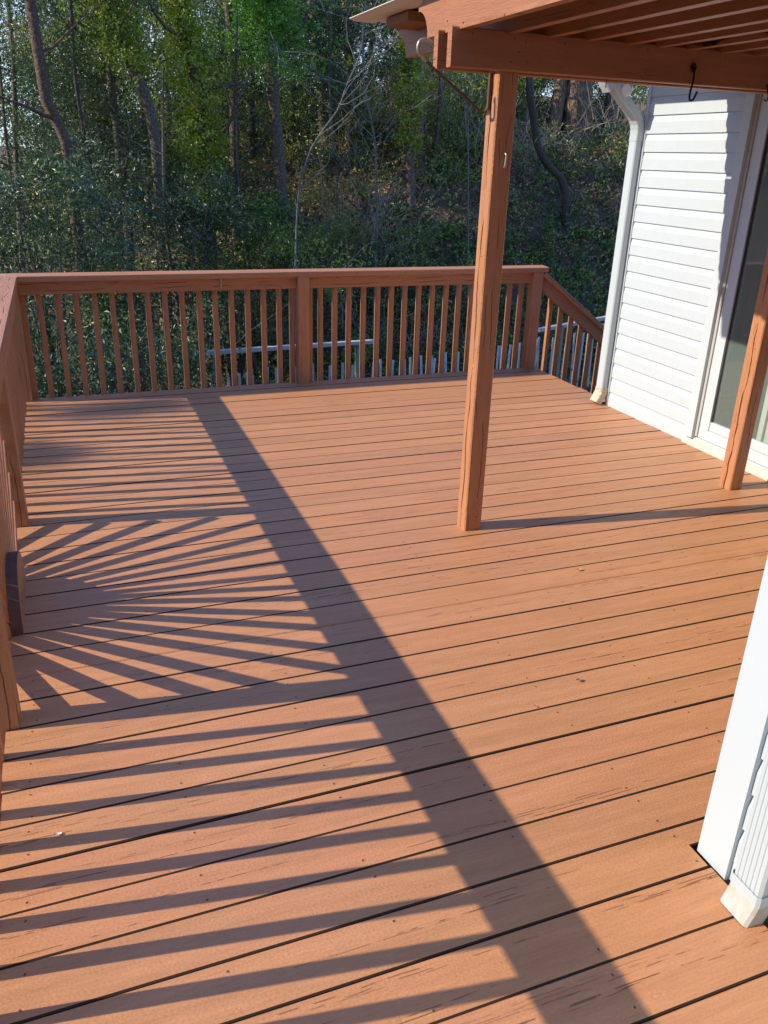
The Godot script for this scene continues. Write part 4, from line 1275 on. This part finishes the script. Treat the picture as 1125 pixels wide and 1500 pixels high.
	thicket("dry_brush", "brown brush on the bank top beside the white pipe", V(11.2, 0, -12.2), V(1.0, 1.6, 0.7), 120, 723, M.twig)
	thicket("dry_brush", "thin stems among the shrubs at the left", V(0.4, 0, -8.8), V(1.4, 2.8, 0.6), 110, 729, M.twig)
	thicket("dry_brush", "low tangle of roots and stems behind the slat fence", V(6.0, 0, -9.7), V(2.6, 0.8, 0.4), 170, 733, M.twig)
	# ground cover
	var r := RandomNumberGenerator.new()
	r.seed = 77
	var places := []
	var colors := []
	for i in 5200:
		var x := r.randf_range(2.6, 13.0)
		var z := r.randf_range(-12.2, -8.7)
		var u := (-z - 8.2) + maxf(0.0, x - 4.0) * 0.35
		if u > 3.7 and r.randf() < 0.75:
			continue
		if hills.get_noise_2d(x * 30.0, z * 30.0) < -0.12 and r.randf() < 0.6:
			continue
		places.append(turned(r, V(x, ground(x, z) + r.randf_range(0.02, 0.22), z), r.randf_range(0.8, 1.4)))
		colors.append(palette(6 if r.randf() < 0.4 else (0 if r.randf() < 0.5 else 1), r) * 0.9)
	tag(scatter("ivy_ground_cover", self, places, colors, 1, M.leaf), "green ivy leaves covering the bank", "ivy")
	places = []
	colors = []
	for i in 4200:
		var x := r.randf_range(3.0, 13.0)
		var z := r.randf_range(-13.8, -8.8)
		if (-z - 8.2) + maxf(0.0, x - 4.0) * 0.35 < 3.4 and r.randf() < 0.6:
			continue
		places.append(turned(r, V(x, ground(x, z) + 0.02, z), r.randf_range(0.6, 1.0)))
		colors.append(palette(5, r))
	tag(scatter("leaf_litter", self, places, colors, 3, M.leaf_dry), "brown fallen leaves strewn over the slope", "leaf litter")
	places = []
	colors = []
	for i in 9000:
		var x := r.randf_range(-6.0, 14.0)
		var z := r.randf_range(-24.0, -4.6)
		places.append(turned(r, V(x, ground(x, z) + r.randf_range(0.0, 0.45), z), r.randf_range(0.9, 1.7)))
		colors.append(palette([0, 0, 3, 1, 4][r.randi() % 5], r))
	for i in 9000:
		var x := r.randf_range(-30.0, -0.6)
		var z := r.randf_range(-26.0, 14.0)
		places.append(turned(r, V(x, ground(x, z) + r.randf_range(0.0, 0.1), z), r.randf_range(0.9, 2.2)))
		colors.append(palette([1, 4, 5, 1, 0][r.randi() % 5], r))
	tag(scatter("undergrowth", self, places, colors, 0, M.leaf), "low leafy undergrowth on the ground below the deck", "undergrowth")

func hook(pts: Array, rad: float) -> ArrayMesh:
	var st := begin()
	var p := smooth_path(pts, 22)
	var rr := []
	for i in p.size():
		rr.append(rad)
	tube(st, p, rr, 8)
	return done(st)

func build_small_things() -> void:
	# hooks on the beam
	var h1 := thing("hook", "black iron hook hanging from the beam in front of the siding", "hook", V(2.562, 2.005, 0.139))
	obj("wire", hook([V(0, 0.02, 0), V(0.0, 0.015, 0.012), V(0.001, -0.03, 0.016), V(-0.006, -0.075, 0.016), V(-0.001, -0.102, 0.016), V(0.016, -0.098, 0.016), V(0.030, -0.068, 0.016)], 0.0042), M.iron, h1)
	obj("eye", hook([V(-0.012, 0.02, 0.004), V(0, 0.035, 0.006), V(0.012, 0.02, 0.006), V(0, 0.006, 0.006), V(-0.012, 0.018, 0.006)], 0.004), M.iron, h1)
	var h2 := thing("hook", "small dark hook under the beam above the glass door", "hook", V(2.972, 1.965, 0.139))
	obj("wire", hook([V(0, 0.02, 0), V(0.002, -0.01, 0.01), V(0.010, -0.028, 0.01), V(0.004, -0.045, 0.01), V(-0.010, -0.040, 0.01)], 0.003), M.iron, h2)
	var h3 := thing("hook", "small metal cleat screwed to the near pergola post", "hook", V(1.735, 1.65, 0.098))
	obj("wire", hook([V(0, 0.02, 0), V(0.002, 0.02, 0.012), V(0.002, 0.0, 0.014), V(0.0, -0.025, 0.012), V(0, -0.028, 0.0)], 0.005), M.steel, h3)
	var h4 := thing("hook", "thin wire hook hanging below the beam beside the massive tree", "hook", V(2.175, 1.962, 0.10))
	obj("wire", hook([V(0, 0.02, 0), V(0, -0.01, 0), V(0.0, -0.03, 0.002)], 0.0022), M.rust, h4)
	# plant bracket on the post, its arm curling past the beam end
	var b := thing("plant_bracket", "rusty plant bracket on the near post curling past the beam end", "bracket", V(1.672, 1.90, 0.045))
	obj("strap", beam_mesh(V(0.003, 0.06, 0.0), V(0.003, -0.07, 0.0), 0.014, 0.012, Vector3.BACK, 0.002), M.rust, b)
	obj("arm", hook([V(0.0, -0.045, 0.0), V(-0.004, -0.07, 0.0), V(-0.03, -0.078, 0.0), V(-0.10, -0.03, 0.0), V(-0.20, 0.035, -0.005), V(-0.27, 0.085, -0.01)], 0.0055), M.rust, b)
	obj("curl", hook([V(-0.27, 0.085, -0.01), V(-0.305, 0.115, -0.01), V(-0.30, 0.15, -0.01), V(-0.265, 0.155, -0.01), V(-0.245, 0.135, -0.01)], 0.007), M.steel, b)
	var c := thing("cup_hook", "small metal hook on the far railing under the cap", "hook", V(1.085, 0.775, -2.811))
	obj("wire", beam_mesh(V(0, 0.03, 0.003), V(0, -0.03, 0.003), 0.012, 0.008, Vector3.BACK, 0.002), M.steel, c)
	# nails left in the outer rafter and the beam
	# leaves and chips on the boards
	var bits := [
		["curled yellow leaf on the boards right of the long shadow", V(1.99, 0.004, 0.62), 0.018, 2], ["pale dry leaf near the white corner board", V(1.52, 0.004, 1.34), 0.018, 5],
		["pale wood chip on the boards at the far left of the deck", V(-0.17, 0.004, 1.50), 0.013, 7], ["brown leaf scrap left of the pale dry leaf", V(1.30, 0.004, 1.42), 0.009, 5]]
	for q in bits:
		var st := begin()
		var r := RandomNumberGenerator.new()
		r.seed = int(q[1].x * 1000.0) + 3
		var s: float = q[2]
		var a := r.randf() * TAU
		var d := Vector3(cos(a), 0, sin(a))
		var n := Vector3(-d.z, 0, d.x)
		var prev := []
		for i in 7:
			var t := i / 6.0
			var w := sin(PI * (0.08 + t * 0.88)) * s * 0.42
			var p := d * (t - 0.5) * s * 1.5 + Vector3.UP * s * 0.35 * pow(t - 0.4, 2) * 3.0
			var ring := [p - n * w + Vector3.UP * w * 0.6, p, p + n * w + Vector3.UP * w * 0.45]
			if i > 0:
				for k in 2:
					quad(st, prev[k], prev[k + 1], ring[k + 1], ring[k], Vector3.UP)
			prev = ring
		var m := M.leaf_dry.duplicate() as StandardMaterial3D
		m.vertex_color_use_as_albedo = false
		m.albedo_color = [lin(0.3, 0.2, 0.05), lin(0.3, 0.2, 0.05), lin(0.42, 0.30, 0.07), lin(0.3, 0.2, 0.05), lin(0.3, 0.2, 0.05), lin(0.30, 0.16, 0.08), lin(0.3, 0.2, 0.05), lin(0.7, 0.62, 0.5)][q[3]]
		tag(obj("fallen_leaf", st.commit(), m, self, q[1]), q[0], "leaf")
